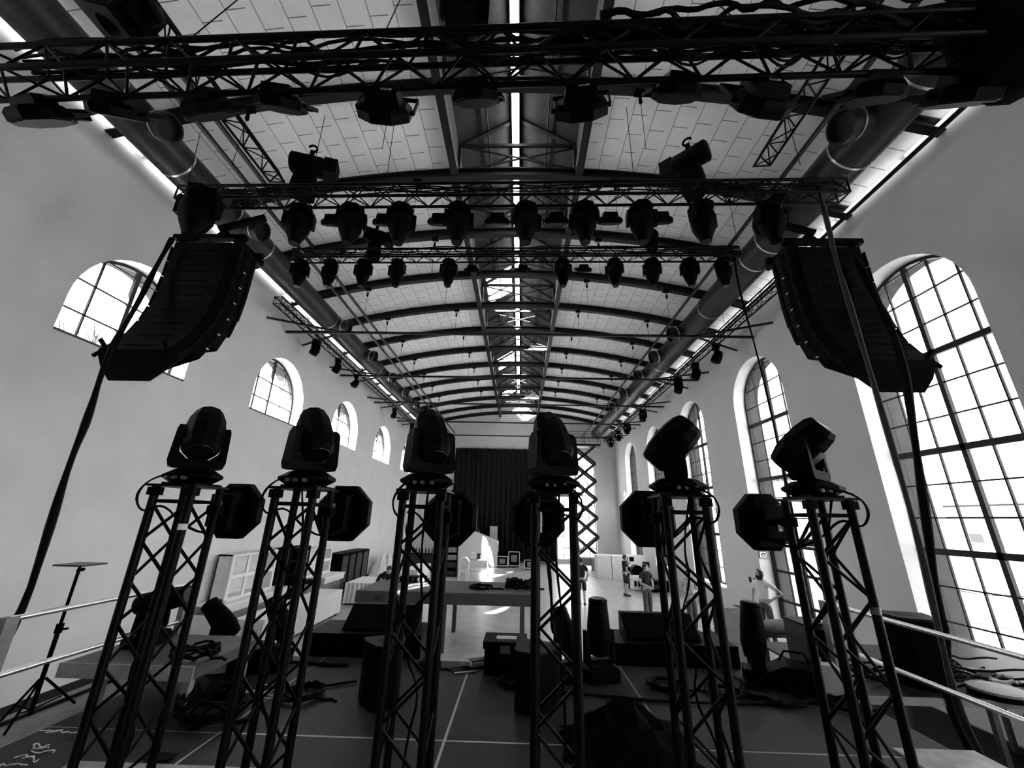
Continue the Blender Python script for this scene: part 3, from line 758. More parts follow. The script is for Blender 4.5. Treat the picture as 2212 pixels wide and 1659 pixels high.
cable('hanging_cable', 'thin black lead dangling from the octagonal light of the fourth tower',
      [at(1170,1120,Y=3.0), at(1176,1150,Y=3.12), at(1186,1230,Y=3.2), at(1192,1300,Y=3.2), at(1193,1360,Y=3.2), at(1200,1372,Y=3.2)], .013, 6, 5)
cable('hanging_cable', 'thin lead hanging in front of the speaker hang by the tall windows',
      [at(1870,600,Y=5.3), at(1900,660,Y=5.1), at(1925,690,Y=4.9), at(1945,720,Y=4.8)], .01, 6, 6)

# ---------------------------------------------------------------- stage, decks and rails
ZS = 1.35
cols = [-4.2, -2.63, -.63, 1.37, 3.83]; rows = [2.2, 4.27, 6.3]
cn = ['along the high-window side', 'second from the high-window side', 'second from the tall-window side', 'along the tall-window side']
for i in range(4):
    for j in range(2):
        x0, x1, y0, y1 = cols[i], cols[i+1], rows[j], rows[j+1]
        t = thing('stage_deck', 'dark plywood stage deck panel %s, %s row' % (cn[i], 'tower' if j == 0 else 'front edge'), 'stage deck', ((x0+x1)/2, (y0+y1)/2, 0), 0, 'stage deck panels')
        w, d = (x1-x0)/2, (y1-y0)/2
        MB().bb(-w+.012,-d+.012,ZS-.03,w-.012,d-.012,ZS).build('deck_board', DECK, t, smooth=False)
        e = MB(); e.bb(-w+.001,-d+.001,ZS-.12,-w+.012,d-.001,ZS-.001); e.bb(w-.012,-d+.001,ZS-.12,w-.001,d-.001,ZS-.001); e.bb(-w+.012,-d+.001,ZS-.12,w-.012,-d+.012,ZS-.001); e.bb(-w+.012,d-.012,ZS-.12,w-.012,d-.001,ZS-.001)
        e.build('edge_frame', SEAM if j == 0 or i in (1, 2) else STEELMID, t, smooth=False)
        for a in (-1, 1):
            for b in (-1, 1): MB().bb(a*(w-.09)-.03,b*(d-.09)-.03,0,a*(w-.09)+.03,b*(d-.09)+.03,ZS-.03).build('leg', STEELMID, t, smooth=False)

t = thing('stage_ledge', 'narrow grey ledge along the high-window edge of the stage', 'ledge', (-4.41,3.9,0))
MB().bb(-.2,-2.2,ZS-.1,.2,2.4,ZS-.01).build('ledge_board', MIDGREY, t, smooth=False); MB().bb(-.23,-2.2,ZS-.13,-.2,2.4,ZS+.02).build('edge_strip', STEEL, t, smooth=False)
for y in (-2.,0,2.2): MB().bb(-.03,y-.03,0,.03,y+.03,ZS-.1).build('leg', STEELMID, t, smooth=False)
def rail(label, x, y0, y1, zt, zl):
    t = thing('guard_rail', label, 'guard rail', (x, y0, ZS))
    MB().tube((0,0,zt),(0,y1-y0,zt),.024,12).build('top_rail', ALU, t); MB().tube((0,0,zl),(0,y1-y0,zl),.024,12).build('lower_rail', ALU, t)
    for y in (0, y1-y0): MB().bb(-.035,y-.05,-.3,.035,y+.05,zt+.02).build('post', MIDGREY, t, smooth=False)
    return t
rail('shiny tubular guard rail along the high-window edge of the stage', -4.24, 3.68, 5.6, .965, .545)
rail('shiny tubular guard rail along the tall-window edge of the stage', 3.89, 3.55, 5.75, .92, .46)

# ---------------------------------------------------------------- the six towers with moving heads and octagonal lights
def tower(x, y, label, rz=0.):
    t = thing('truss_tower', label, 'truss tower', (x, y, ZS), rz, 'truss towers in a row')
    h = .121; H = 2.0
    for a in (-1, 1):
        for b in (-1, 1): MB().tube((a*h,b*h,.02),(a*h,b*h,H),.024,12).build('chord', TRUSS, t)
    m = MB(); n = 8
    cs = [(h,h),(h,-h),(-h,-h),(-h,h)]
    for i in range(4):
        a, b = cs[i], cs[(i+1)%4]
        for k in range(n):
            p, q = (a, b) if (k+(i in (1, 2))) % 2 else (b, a)
            m.tube((p[0],p[1],.1+1.8*k/n),(q[0],q[1],.1+1.8*(k+1)/n),.0095,6)
        for z in (.07, H-.09): m.tube((a[0],a[1],z),(b[0],b[1],z),.012,6)
    m.build('lattice', TRUSS, t)
    MB().bb(-.16,-.16,H,.16,.16,H+.014).build('top_plate', TRUSS, t, smooth=False); MB().bb(-.25,-.25,0,.25,.25,.02).build('base_plate', TRUSS, t, smooth=False)
    for a in (-1, 1): MB().box((a*h,-h,H-.03),(.06,.06,.05)).build('coupler', BLACK, t)
    return t
def make_head(label):
    """moving head standing upright on its base; the yoke and head are turned later"""
    t = thing('tower_spot', label, 'moving light')
    b = MB().lathe([(.1,0),(.12,.005),(.185,.045),(.185,.062),(.12,.1),(.07,.105)], 8, None, .5, 1., .8)
    bs = b.build('base', BLACK, t, smooth=False)
    for q in (-.05, .0, .06): MB().lathe([(.012,-.16),(.012,-.13)], 8, M.Translation((q,0,.035)) @ M.Rotation(-PI/2,4,'X') @ M.Translation((0,0,0))).build('socket', STEELMID, bs)
    for s_ in (-1, 1): MB().bar((s_*.1,-.1,.0),(s_*.13,.1,-.005),.03,.02).build('foot_bracket', BLACK, t)
    y = MB()
    y.prism([(-.15,-.07,.115),(-.12,-.07,.108),(.12,-.07,.108),(.15,-.07,.115),(.16,-.07,.15),(.16,-.07,.16),(.06,-.07,.165),(-.06,-.07,.165),(-.16,-.07,.16),(-.16,-.07,.15)], (0,.14,0))
    for s_ in (-1, 1):
        y.prism([(s_*.16,-.07,.155),(s_*.16,.07,.155),(s_*.152,.06,.36),(s_*.145,.03,.395),(s_*.145,-.03,.395),(s_*.152,-.06,.36)], (-s_*.045,0,0))
        y.prism([(s_*.116,-.05,.16),(s_*.116,.05,.16),(s_*.05,.05,.16),(s_*.05,-.05,.16)], (0,0,.0001)) if 0 else None
        y.add([(s_*.12,-.06,.164),(s_*.12,.06,.164),(s_*.12,-.06,.22),(s_*.12,.06,.22),(s_*.06,-.06,.164),(s_*.06,.06,.164)], [(0,2,3,1),(0,4,2),(1,3,5),(2,4,5,3),(0,1,5,4)])
    yo = y.build('yoke', BLACK, t, smooth=False)
    h = MB().lathe([(.06,-.185),(.075,-.175),(.1,-.1),(.108,-.03),(.108,.05),(.098,.12),(.082,.15),(.078,.152)], 10, None, .5)
    hd = h.build('head', BLACK, yo, smooth=False); hd.location = (0,0,.33)
    MB().lathe([(.074,.152),(.07,.157),(.03,.161)], 20).build('lens', LENS, hd)
    MB().box((0,-.106,-.02),(.1,.01,.1)).build('vent_panel', DKGREY, hd, smooth=False)
    return t
def pose(t, pan, tilt):
    for c in t.children:
        if c.name.startswith('yoke'):
            c.rotation_euler = (0,0,R(pan))
            for d in c.children:
                if d.name.startswith('head'): d.rotation_euler = (R(tilt),0,0)
TX = [-2.23, -1.44, -.62, .22, 1.04, 1.92]
TY = 2.72
TOWER_WORD = ['nearest the high-window wall','second from the high-window wall','third from the high-window wall','third from the tall-window wall','second from the tall-window wall','nearest the tall-window wall']
P_HD = make_head('head'); P_HD_src = None
heads = []
poses = [(40,146),(50,148),(36,150),(24,147),(69,46),(38,52)]
for i, x in enumerate(TX): tower(x+(.005 if i == 3 else 0), TY, 'black lattice truss tower on the stage, %s' % TOWER_WORD[i], R((0,0,0,-5,-3,0)[i]))
cp = [copy_tree(P_HD) for _ in range(5)]
for i, (x, h) in enumerate(zip(TX, [P_HD]+cp)):
    h.location = (x, TY, ZS+2.02); h['label'] = ('black moving head on top of the truss tower %s' % TOWER_WORD[i]); h['group'] = 'moving heads on the towers'
    pose(h, *poses[i])
    for c in h.children:
        for q in c.children:
            if q.name.startswith('head'): q.scale = (1.12,)*3; q.location = (0,0,.35)
OX = [(507,1103),(742,1108),(973,1118),(1162,1118),(1400,1120),(1650,1127)]
for i, (x, y) in enumerate(OX):
    p = at(x, y, Y=3.08)
    o_ = place(P_STR, p, 0, 'octagonal stage light mounted beside the truss tower %s' % TOWER_WORD[i], 'octagonal lights on the towers', (0, R(-90 if p.x > TX[i] else 90), R((-4,-3,2,-2,3,5)[i])))
    o_.scale = (1.0,)*3
    for ch in list(o_.children):
        if ch.name.startswith(('yoke','clamp')): bpy.data.objects.remove(ch)
    tx = TX[i]; s_ = 1 if p.x > tx else -1
    t = thing('mounting_arm', 'short black pipe holding the octagonal light of the tower %s' % TOWER_WORD[i], 'bracket', (tx+s_*.12, TY+.12, p.z))
    MB().tube((0,0,0),(p.x-tx-s_*.12,.18,0),.02,8).build('pipe', BLACK, t); MB().box((0,0,0),(.07,.07,.06)).build('clamp', BLACK, t)
# leads looped round the tower heads
rd = random.Random(3)
for i, x in enumerate(TX):
    s_ = 1 if i < 3 else -1; z = ZS+2.05
    pts = [(x-.05,TY-.14,z+.03),(x-.12*s_,TY-.2,z-.02),(x-.17*s_,TY-.2,z-.12),(x-.13*s_,TY-.16,z-.22),(x-.05*s_,TY-.12,z-.15),(x+.05*s_,TY-.05,z-.28),(x+.12*s_,TY+.1,z-.35),(x+.2*s_,TY+.25,z-.3)]
    cable('power_lead', 'thin black lead looped under the moving head of the tower %s' % TOWER_WORD[i], pts, .007, 6, i)
    pts = [(x+.03,TY-.1,z-.05)]+[(x+rd.uniform(-.07,.07),TY+rd.uniform(-.07,.07),z-.15-.2*k) for k in range(1, 9)]+[(x,TY,ZS+.05)]
    cable('power_lead', 'black lead running down inside the truss tower %s' % TOWER_WORD[i], pts, .007, 6, i+9)
for x, y, lb, d in ((448,1140,'pale tape band on the chord of the tower nearest the high-window wall',2.6),(1757,1320,'pale tape band on the chord of the tower nearest the tall-window wall',2.6)):
    pass
tag(MB().lathe([(.0255,-.018),(.0255,.018)], 12).build('tape_band', TAPE, None, None), 'pale tape band round a chord of the tower nearest the high-window wall', 'tape').location = (TX[0]+.121, TY-.121, at(448,1139,Y=2.6).z)
tag(MB().lathe([(.0255,-.02),(.0255,.02)], 12).build('tape_band', STEELMID, None, None), 'grey tape band round a chord of the tower nearest the tall-window wall', 'tape').location = (TX[5]+.121, TY-.121, at(1869,1318,Y=2.6).z)
tag(MB().box((0,0,0),(.012,.006,.12)).build('tape_strip', TAPE, None, (0,0,0)), 'white tape strip on the chord of the third tower from the high-window wall', 'tape').location = at(875,1125,Y=2.568)
tag(MB().box((0,0,0),(.01,.006,.12)).build('tape_strip', TAPE, None, (0,0,0)), 'white tape strip on the chord of the third tower from the tall-window wall', 'tape').location = at(1169,1128,Y=2.568)

# ---------------------------------------------------------------- gear on the stage
def text_mesh(name, body, size, m_, parent, loc, rot):
    c = bpy.data.curves.new(name, 'FONT'); c.body = body; c.size = size; c.extrude = .002; c.align_x = 'CENTER'
    o_ = bpy.data.objects.new(name, c); COL.objects.link(o_)
    me = bpy.data.meshes.new_from_object(o_.evaluated_get(bpy.context.evaluated_depsgraph_get())); bpy.data.objects.remove(o_)
    me.materials.clear(); me.materials.append(m_); q = bpy.data.objects.new(name, me); COL.objects.link(q)
    q.parent = parent; q.location = loc; q.rotation_euler = rot; return q

def make_floor_spot(label):
    t = thing('floor_spot', label, 'moving light')
    b = MB().prism([(-.2,-.17,0),(.2,-.17,0),(.2,-.17,.12),(.15,-.17,.17),(-.15,-.17,.17),(-.2,-.17,.12)], (0,.34,0)).build('base', CASE, t, smooth=False)
    MB().bb(.2,-.13,.03,.206,.13,.12).build('control_panel', MIDGREY, b, smooth=False)
    y = MB(); y.bb(-.2,-.07,.18,.2,.07,.24)
    for s_ in (-1, 1): y.prism([(s_*.2,-.08,.2),(s_*.2,.08,.2),(s_*.205,.05,.56),(s_*.205,-.05,.56)], (-s_*.045,0,0))
    yo = y.build('yoke', BLACK, t, smooth=False)
    h = MB().lathe([(.07,-.26),(.12,-.24),(.155,-.08),(.15,.1),(.13,.3),(.12,.4),(.105,.42)], 16).build('head', BLACK, yo); h.location = (0,0,.52)
    MB().lathe([(.122,.36),(.126,.37),(.126,.4),(.122,.41)], 16).build('trim_ring', CASE, h)
    MB().lathe([(.1,.418),(.095,.425)], 16).build('lens', LENS, h)
    return t
P_FS = make_floor_spot('floor spot')
fs = [((1.02,5.8,ZS),.3,3,0,'black floor spot standing upright beside the low speaker box, lens up'),((2.98,5.85,ZS),1.2,4,0,'black floor spot with tapered head by the rolled grey blanket'),
      ((.62,5.75,ZS),.4,-38,0,'black floor spot leaning over behind the fourth tower'),((-3.95,6.0,ZS),1.57,-50,0,'black floor spot bowed over beside the pale water tank'),
      ((-3.2,6.05,ZS),1.4,-35,0,'black floor spot half hidden behind the second tower'),((-4.2,5.1,ZS+.41),1.57,78,0,'black floor spot lying tipped on the low plywood riser')]
for q, (loc, rz, tilt, _, lb) in enumerate(fs):
    o_ = P_FS if q == 0 else copy_tree(P_FS)
    o_.location = loc; o_.rotation_euler = (0,0,rz); o_['label'] = lb; o_.scale = (.95 if q < 2 else .85,)*3
    for c in o_.children:
        if c.name.startswith('yoke'):
            for d in c.children: d.rotation_euler = (R(tilt),0,0)

def make_column_speaker(label):
    t = thing('stage_speaker', label, 'speaker')
    plan = [(-.2,.2),(.2,.2),(.2,.05),(.13,-.17),(.08,-.2),(-.08,-.2),(-.13,-.17),(-.2,.05)]
    MB().prism([(x,y,0) for x, y in plan], (0,0,.74)).build('cabinet', CLOTH, t, smooth=False)
    tp = MB().prism([(x*1.05,y*1.05,.74) for x, y in plan], (0,0,.03)).build('top_panel', DKTOP, t, smooth=False)
    MB().bb(-.08,-.06,.768,.08,-.02,.772).build('handle_slot', BLACK, tp, smooth=False)
    MB().bb(-.08,.03,.768,.08,.06,.772).build('handle_slot', BLACK, tp, smooth=False)
    MB().bb(-.19,.2,.03,.19,.206,.72).build('front_grille', BLACK, t, smooth=False)
    return t
P_CS = make_column_speaker('speaker')
place(P_CS, (-1.42,4.95,ZS), .5, 'black upright stage speaker with handled top, behind the third tower from the high windows').scale = (1.0,1.0,.74)
place(P_CS, (.18,5.0,ZS), -.4, 'black upright stage speaker beside the labelled trunk at the stage edge').scale = (1.12,1.12,.7)
place(P_CS, (5.05,5.95,ZS), -.3, 'black speaker on the side platform below the nearest tall window').scale = (1.35,1.2,1.0)
# labelled trunk
t = thing('lidded_case', 'black lidded trunk with a pale label on top at the stage front edge', 'case', (-.16,6.0,ZS))
MB().bb(-.26,-.2,0,.26,.2,.29).build('body', CASE, t, smooth=False); l = MB().bb(-.28,-.22,.29,.28,.22,.37).build('lid', CASE, t, smooth=False)
MB().bb(-.12,-.08,.37,.14,.06,.373).build('paper_label', LTGREY, l, smooth=False); MB().bb(-.06,-.24,.25,.06,-.2,.33).build('latch', STEELMID, t, smooth=False)
# sub speakers standing in front of the stage, wedge monitors on top
def sub(name, label, x0, x1, y, z):
    t = thing(name, label, 'speaker', ((x0+x1)/2, y, 0)); w = (x1-x0)/2
    MB().bb(-w,0,.06,w,.75,z).build('cabinet', CASE, t, smooth=False); MB().bb(-w+.03,.75,.1,w-.03,.76,z-.05).build('front_grille', CLOTH, t, smooth=False)
    for a in (-1, 1):
        for b in (.1, .65): MB().tube((a*(w-.12)-.03,b,.05),(a*(w-.12)+.03,b,.05),.05,10).build('castor', BLACK, t)
        MB().box((a*w,.35,z*.6),(.02,.2,.08)).build('side_handle', DKGREY, t, smooth=False)
    MB().bb(-w,0,z*.5-.004,w,-.004,z*.5+.004).build('rear_seam', DKGREY, t, smooth=False)
    return t
sub('subwoofer_stack', 'tall black subwoofer stack before the stage on its high-window side', -2.98, -1.35, 6.36, 1.62)
sub('subwoofer_stack', 'tall black subwoofer stack before the stage on its tall-window side', 1.34, 3.02, 6.36, 1.6)
def wedge(label, x0, x1, y, z, d=.55, h=.42):
    t = thing('monitor_wedge', label, 'speaker', ((x0+x1)/2, y, z)); w = (x1-x0)/2
    MB().prism([(-w,0,0),(-w,d,0),(-w,d,h),(-w,d*.75,h)], (2*w,0,0)).build('cabinet', CASE, t, smooth=False)
    MB().prism([(-w+.03,.02,.02),(-w+.03,d*.72,h-.02),(-w+.03,d*.72-.02,h-.0),(-w+.03,0.0,.035)], (2*w-.06,0,0)).build('grille', CLOTH, t, smooth=False)
    for s_ in (-1, 1): MB().bb(s_*w-.01,d*.4,h*.35,s_*w+.01,d*.6,h*.5).build('handle', DKGREY, t, smooth=False)
    return t
wedge('black wedge monitor on the subwoofer stack toward the high windows', -2.55, -1.5, 6.5, 1.62, .5, .28)
wedge('black wedge monitor on the subwoofer stack toward the tall windows', 1.55, 2.6, 6.5, 1.6, .5, .28)
# fog machines with pale tanks
def hazer(loc, rz, label):
    t = thing('fog_machine', label, 'fog machine', loc, rz)
    MB().prism([(-.12,-.2,0),(.5,-.2,0),(.5,-.2,.1),(.2,-.2,.26),(-.12,-.2,.26)], (0,.4,0)).build('chassis', CASE, t, smooth=False)
    tk = MB().prism([(-.36,-.17,.02),(-.13,-.17,.02),(-.13,-.17,.3),(-.18,-.17,.33),(-.31,-.17,.33),(-.36,-.17,.28)], (0,.34,0)).build('tank', LTGREY, t, smooth=False)
    MB().lathe([(.03,.33),(.03,.37),(.02,.38)], 10, M.Translation((-.24,0,0))).build('filler_cap', BLACK, tk)
    text_mesh('letter', 'M', .14, DKGREY, tk, (-.25,-.174,.09), (PI/2,0,0))
    m = MB(); m.path([(-.1,-.1,.26),(-.05,-.1,.36),(.15,-.1,.36),(.22,-.1,.25)], .014, 6); m.build('carry_handle', BLACK, t)
    return t
hazer((-3.42,5.75,ZS), .25, 'fog machine with pale tank marked with one letter, behind the first tower')
hazer((3.4,5.65,ZS), 2.7, 'fog machine with pale tank near the rolled grey blanket')
# low plywood riser by the rail
t = thing('low_riser', 'small plywood riser on four legs inside the high-window guard rail', 'riser', (-3.75,5.05,ZS))
MB().bb(-.75,-.55,.3,.6,.5,.41).build('platform_top', WOODDK, t, smooth=False)
MB().bb(-.75,-.565,.29,.6,-.55,.415).build('front_board', WOOD, t, smooth=False)
for x, y in ((-.38,-.45),(.5,-.45),(-.38,.4),(.5,.4)): MB().bb(x-.035,y-.035,0,x+.035,y+.035,.3).build('leg', MIDGREY, t, smooth=False)
# tall stand with a tray
p1 = at(175,1218,Y=4.36); hz = p1.z-ZS
t = thing('tray_stand', 'tall black tripod stand with a flat tray on top, beyond the guard rail', 'stand', (p1.x,4.36,ZS))
MB().tube((0,0,.04),(0,0,.75),.019,10).build('lower_pole', BLACK, t); MB().tube((0,0,.7),(0,0,hz-.03),.014,10).build('upper_pole', BLACK, t)
MB().box((0,0,hz-.005),(.3,.26,.016)).build('tray', DKGREY, t, smooth=False); MB().tube((-.01,0,hz-.06),(.05,0,hz-.05),.016,8).build('tilt_knob', BLACK, t)
c = MB().tube((0,0,.7),(0,0,.78),.03,10).build('collar', BLACK, t); MB().tube((.02,0,.73),(.09,0,.74),.01,8).build('knob', BLACK, c)
for k in range(3):
    a = k*2.094+1.2; x, y = math.cos(a)*.55, math.sin(a)
    l = MB().tube((x*.03,y*.03,.32),(x*.36,y*.36,.012),.011,8).build('leg', BLACK, t); MB().tube((0,0,.08),(x*.22,y*.22,.12),.007,6).build('brace', BLACK, l)
# coils and tangles of cable
def coil(label, loc, r, n, rad, m_=CABLE, flat=.35, seed=0, sq=1.):
    rd = random.Random(seed); pts = []
    for i in range(n*14):
        a = i*2*PI/14; rr = r*(1+rd.uniform(-.12,.12)); pts.append((rr*math.cos(a), rr*math.sin(a)*sq, rad+abs(rd.uniform(0,1))*r*flat*(.3+.7*i/(n*14))))
    pts += [(r*1.3,-r*.5,rad),(r*1.7,-r*.3,rad),(r*2.1,-r*.6,rad)]
    return tag(MB().path(pts, rad, 6).build('cable_coil', m_, None, None), label, 'cable coil') .__setattr__('location', V(loc))
coil('coil of black cable on the deck between the second and third towers', (-2.3,5.05,ZS), .2, 7, .011, CABLE, .4, 1)
coil('heap of black cable on the deck in front of the subwoofer by the tall windows', (1.75,5.6,ZS), .2, 6, .012, CABLE, .35, 2)
coil('black cable coil under the fifth tower, toward the fog machine', (2.35,5.45,ZS), .18, 6, .012, CABLE, .4, 3)
coil('loose black cable coil around the tapered floor spot', (2.9,5.45,ZS), .3, 6, .013, CABLE, .2, 4)
coil('black cable loop on edge by the fog machine near the tall windows', (3.5,5.2,ZS), .16, 5, .012, CABLE, .5, 5)
coil('small tangle of black cable at the stage front edge near the white sheet', (-1.15,6.0,ZS), .14, 6, .011, CABLE, .5, 6)
coil('cable tangle beside the labelled trunk', (-.05,5.55,ZS), .16, 6, .012, CABLE, .4, 7)
coil('dark cable pile on the deck behind the tower nearest the high windows', (-2.95,4.55,ZS), .26, 9, .016, CABLE, .9, 8)
coil('dark cables heaped on the low plywood riser', (-3.4,4.8,ZS+.41), .2, 6, .014, CABLE, .5, 9)
coil('big coil of black cable lying on the long platform in the hall', (.0,12.3,ZS), .33, 12, .03, CABLE, .75, 10)
coil('flat black cable coil on the long platform, smaller one', (-1.05,12.2,ZS), .3, 5, .022, CABLE, .2, 11)
coil('grey and white cable coil on the side platform below the tall window', (6.0,6.1,ZS), .22, 7, .018, LTGREY, .5, 12)
coil('black cable heap on the side platform behind the speaker', (5.7,6.6,ZS), .3, 8, .02, CABLE, .5, 13)
coil('black cable spread on the floor below the side platform', (6.9,5.3,.012), .4, 8, .02, CABLE, .4, 14)
def squiggle(label, loc, n, L, rad, m_, seed):
    rd = random.Random(seed); m = MB()
    for k in range(n):
        a = rd.uniform(-.3,.3); x, y = rd.uniform(-L*.3,L*.3), rd.uniform(-.14,.14); pts = []
        for i in range(6): pts.append((x+i*L*.12*math.cos(a)+rd.uniform(-.02,.02), y+i*L*.12*math.sin(a)+rd.uniform(-.025,.025), rad+.012*k+rd.uniform(0,.02)))
        m.path(smooth_pts([V(q) for q in pts]), rad, 5)
    ob = m.build('cable_bundle', m_, None, None); ob.location = loc; tag(ob, label, 'cable'); return ob
squiggle('bundle of white straps and cable on the deck beside the second tower', at(540,1508,Z=ZS), 8, .4, .005, TAPE, 1)
squiggle('pale tangled straps at the near corner of the stage by the high windows', at(85,1612,Z=ZS), 6, .26, .0045, TAPE, 2)
squiggle('short pale straps lying nearest the camera on the deck by the high windows', at(35,1650,Z=ZS), 4, .22, .004, TAPE, 3)
cable('floor_cable', 'long black cable lying straight across the deck between the fourth and sixth towers', [at(1205,1500,Z=ZS)+V((0,0,.02)), at(1300,1508,Z=ZS)+V((0,0,.02)), at(1420,1520,Z=ZS)+V((0,0,.02)), at(1600,1525,Z=ZS)+V((0,0,.02)), at(1780,1520,Z=ZS)+V((0,0,.02))], .016, 8, 1)
cable('floor_cable', 'black cables along the stage edge toward the second tower', [at(380,1440,Z=ZS)+V((0,0,.02)), at(500,1445,Z=ZS)+V((0,0,.02)), at(640,1432,Z=ZS)+V((0,0,.02)), at(700,1440,Z=ZS)+V((0,0,.02)), at(752,1440,Z=ZS)+V((0,0,.02))], .02, 8, 2)
cable('floor_cable', 'black cable running from the coil to the upright speaker', [at(690,1488,Z=ZS)+V((0,0,.02)), at(730,1482,Z=ZS)+V((0,0,.02)), at(770,1475,Z=ZS)+V((0,0,.02))], .014, 8, 3)
cable('floor_cable', 'thin black cable looping over the deck by the fifth tower', [at(1580,1462,Z=ZS)+V((0,0,.02)), at(1640,1500,Z=ZS)+V((0,0,.02)), at(1700,1490,Z=ZS)+V((0,0,.02)), at(1760,1505,Z=ZS)+V((0,0,.02))], .012, 8, 4)
# hammer, folder, small box
p = at(1325,1527,Z=ZS)
t = thing('hammer', 'hammer with pale handle lying on the deck near the fourth tower', 'hammer', (p.x,p.y,ZS), .12)
MB().tube((-.0,0,.018),(.24,0,.018),.016,8).build('handle', LTGREY, t); MB().bb(-.06,-.035,0,.0,.035,.035).build('hammer_head', BLACK, t)
p = at(1000,1448,Z=ZS)
t = thing('tool_tray', 'flat dark tray with a pale rod at the stage front edge', 'tray', (p.x,p.y,ZS), .3)
MB().bb(-.14,-.08,0,.14,.08,.02).build('tray', CASE, t, smooth=False); MB().tube((-.13,-.11,.012),(.16,-.1,.012),.01,6).build('rod', LTGREY, t)
p = at(1003,1440,Z=ZS); tag(MB().bb(-.06,-.04,0,.06,.04,.05).build('small_box', LTGREY, None, None, False), 'small pale box standing on the flat tray at the stage edge', 'box').location = (p.x,p.y,ZS+.02)
p = at(1042,1428,Z=ZS)
t = thing('open_case', 'open case lid with pale rim beside the labelled trunk', 'case', (p.x-.03,6.14,ZS), .5)
MB().bb(-.14,-.1,0,.14,.1,.03).build('bottom', CASE, t, smooth=False); e = MB()
for a in (-1, 1): e.bb(-.14,a*.1-.008,.03,.14,a*.1+.008,.07); e.bb(a*.14-.008,-.1,.03,a*.14+.008,.1,.07)
e.build('rim', LTGREY, t, smooth=False)
# crumpled white sheet leaning at the edge
def crumple(name, label, cat, loc, sx, sy, h, n, m_, seed, solid=.01):
    rd = random.Random(seed); g = [[None]*(n+1) for _ in range(n+1)]; vv = []; ff = []
    for i in range(n+1):
        for j in range(n+1):
            u, v = i/n*2-1, j/n*2-1; e = max(0, 1-(u*u+v*v)*.75)
            z = h*e*(.35+.65*rd.random())*(1 if 0 < i < n and 0 < j < n else .1)
            vv.append((u*sx*(1+rd.uniform(-.08,.08)), v*sy*(1+rd.uniform(-.08,.08)), .012+z))
    for i in range(n):
        for j in range(n): a = i*(n+1)+j; ff.append((a,a+n+1,a+n+2,a+1))
    ob = MB().add(vv, ff).build(name, m_, None, None, False); ob.location = loc; tag(ob, label, cat)
    md = ob.modifiers.new('thick', 'SOLIDIFY'); md.thickness = solid; return ob
crumple('black_tarp', 'heap of crumpled black cloth on the deck between the fourth and fifth towers', 'cloth', (.95,4.25,ZS), .55, .36, .34, 9, CLOTH, 4, .006)
crumple('white_sheet', 'crumpled white plastic sheet on the hall floor beyond the stage front', 'plastic sheet', (-1.25,7.6,0), .45, .5, .9, 8, LTGREY, 6, .006)
p = at(2060,1648,Z=ZS); tag(MB().bb(-.35,-.3,0,.35,.22,.018).build('plywood_sheet', WOOD, None, None, False), 'pale plywood sheet lying on the deck corner by the tall-window rail', 'board').location = (p.x,p.y-.05,ZS)
tag(MB().bb(-1.05,-.35,0,1.1,.16,.014).build('plywood_sheet', WOOD, None, None, False), 'long scuffed plywood sheet lying at the feet of the two towers by the high windows', 'board').location = (-2.35,3.6,ZS)
p = at(345,1640,Z=ZS); tag(MB().bb(-.1,-.05,0,.1,.05,.006).build('floor_hatch', CASE, None, None, False), 'small black cover plate on the long plywood sheet', 'cover plate').location = (p.x,p.y,ZS+.014)
# rolled blanket on a black crate, black cabinet, case with papers
p = at(1688,1352,Y=6.6)
t = thing('rolled_blanket', 'grey rolled blanket lying on a thin-legged bench behind the sixth tower', 'blanket', (p.x,6.6,p.z))
MB().lathe([(.06,-.34),(.085,-.32),(.09,0),(.085,.32),(.06,.34)], 16, M.Rotation(R(86),4,'Y')).build('roll', MIDGREY, t)
t = thing('bench', 'thin-legged dark bench under the rolled grey blanket', 'bench', (p.x,6.6,0))
MB().bb(-.4,-.1,p.z-.13,.36,.1,p.z-.09).build('seat', STEELMID, t, smooth=False)
for x in (-.36,.32):
    for y in (-.08,.08): MB().bb(x-.015,y-.015,0,x+.015,y+.015,p.z-.13).build('leg', BLACK, t, smooth=False)
p = at(1745,1345,Y=6.0)
t = thing('amp_cabinet', 'narrow dark amplifier cabinet at the stage edge behind the sixth tower', 'cabinet', (p.x,6.05,ZS))
MB().bb(-.17,-.2,0,.17,.2,p.z-ZS).build('body', DKGREY, t, smooth=False); MB().bb(-.15,-.21,.05,.15,-.2,p.z-ZS-.05).build('rear_panel', CASE, t, smooth=False); MB().bb(-.18,-.21,p.z-ZS,.18,.21,p.z-ZS+.02).build('lid', CASE, t, smooth=False)

# ---------------------------------------------------------------- side platform below the tall windows and the clutter beneath
t = thing('side_platform', 'side platform at stage height under the nearest tall window', 'platform', (5.55,6.6,0))
MB().bb(-1.6,-1.05,ZS-.03,2.1,1.1,ZS).build('deck_board', DECK, t, smooth=False); MB().bb(-1.6,-1.08,ZS-.07,2.1,-1.05,ZS+.005).build('edge_beam', MIDGREY, t, smooth=False)
for x in (-1.5,-.1,.55,2.0):
    for y in (-.98,1.0): MB().bb(x-.03,y-.03,0,x+.03,y+.03,ZS-.03).build('leg', STEELMID, t, smooth=False)
p = at(2155,1492,Z=ZS+.06)
t = thing('cymbal_bag', 'round flat grey case lying on the side platform edge', 'case', (p.x,p.y,ZS))
MB().lathe([(.24,.0),(.26,.015),(.26,.06)], 24).build('body', CASE, t); MB().lathe([(.265,.06),(.26,.085),(.2,.095)], 24).build('lid', MIDGREY, t)
t = thing('flight_case', 'black flight case with pale rims on the floor beyond the tall-window rail', 'case', (4.6,4.05,0), .2)
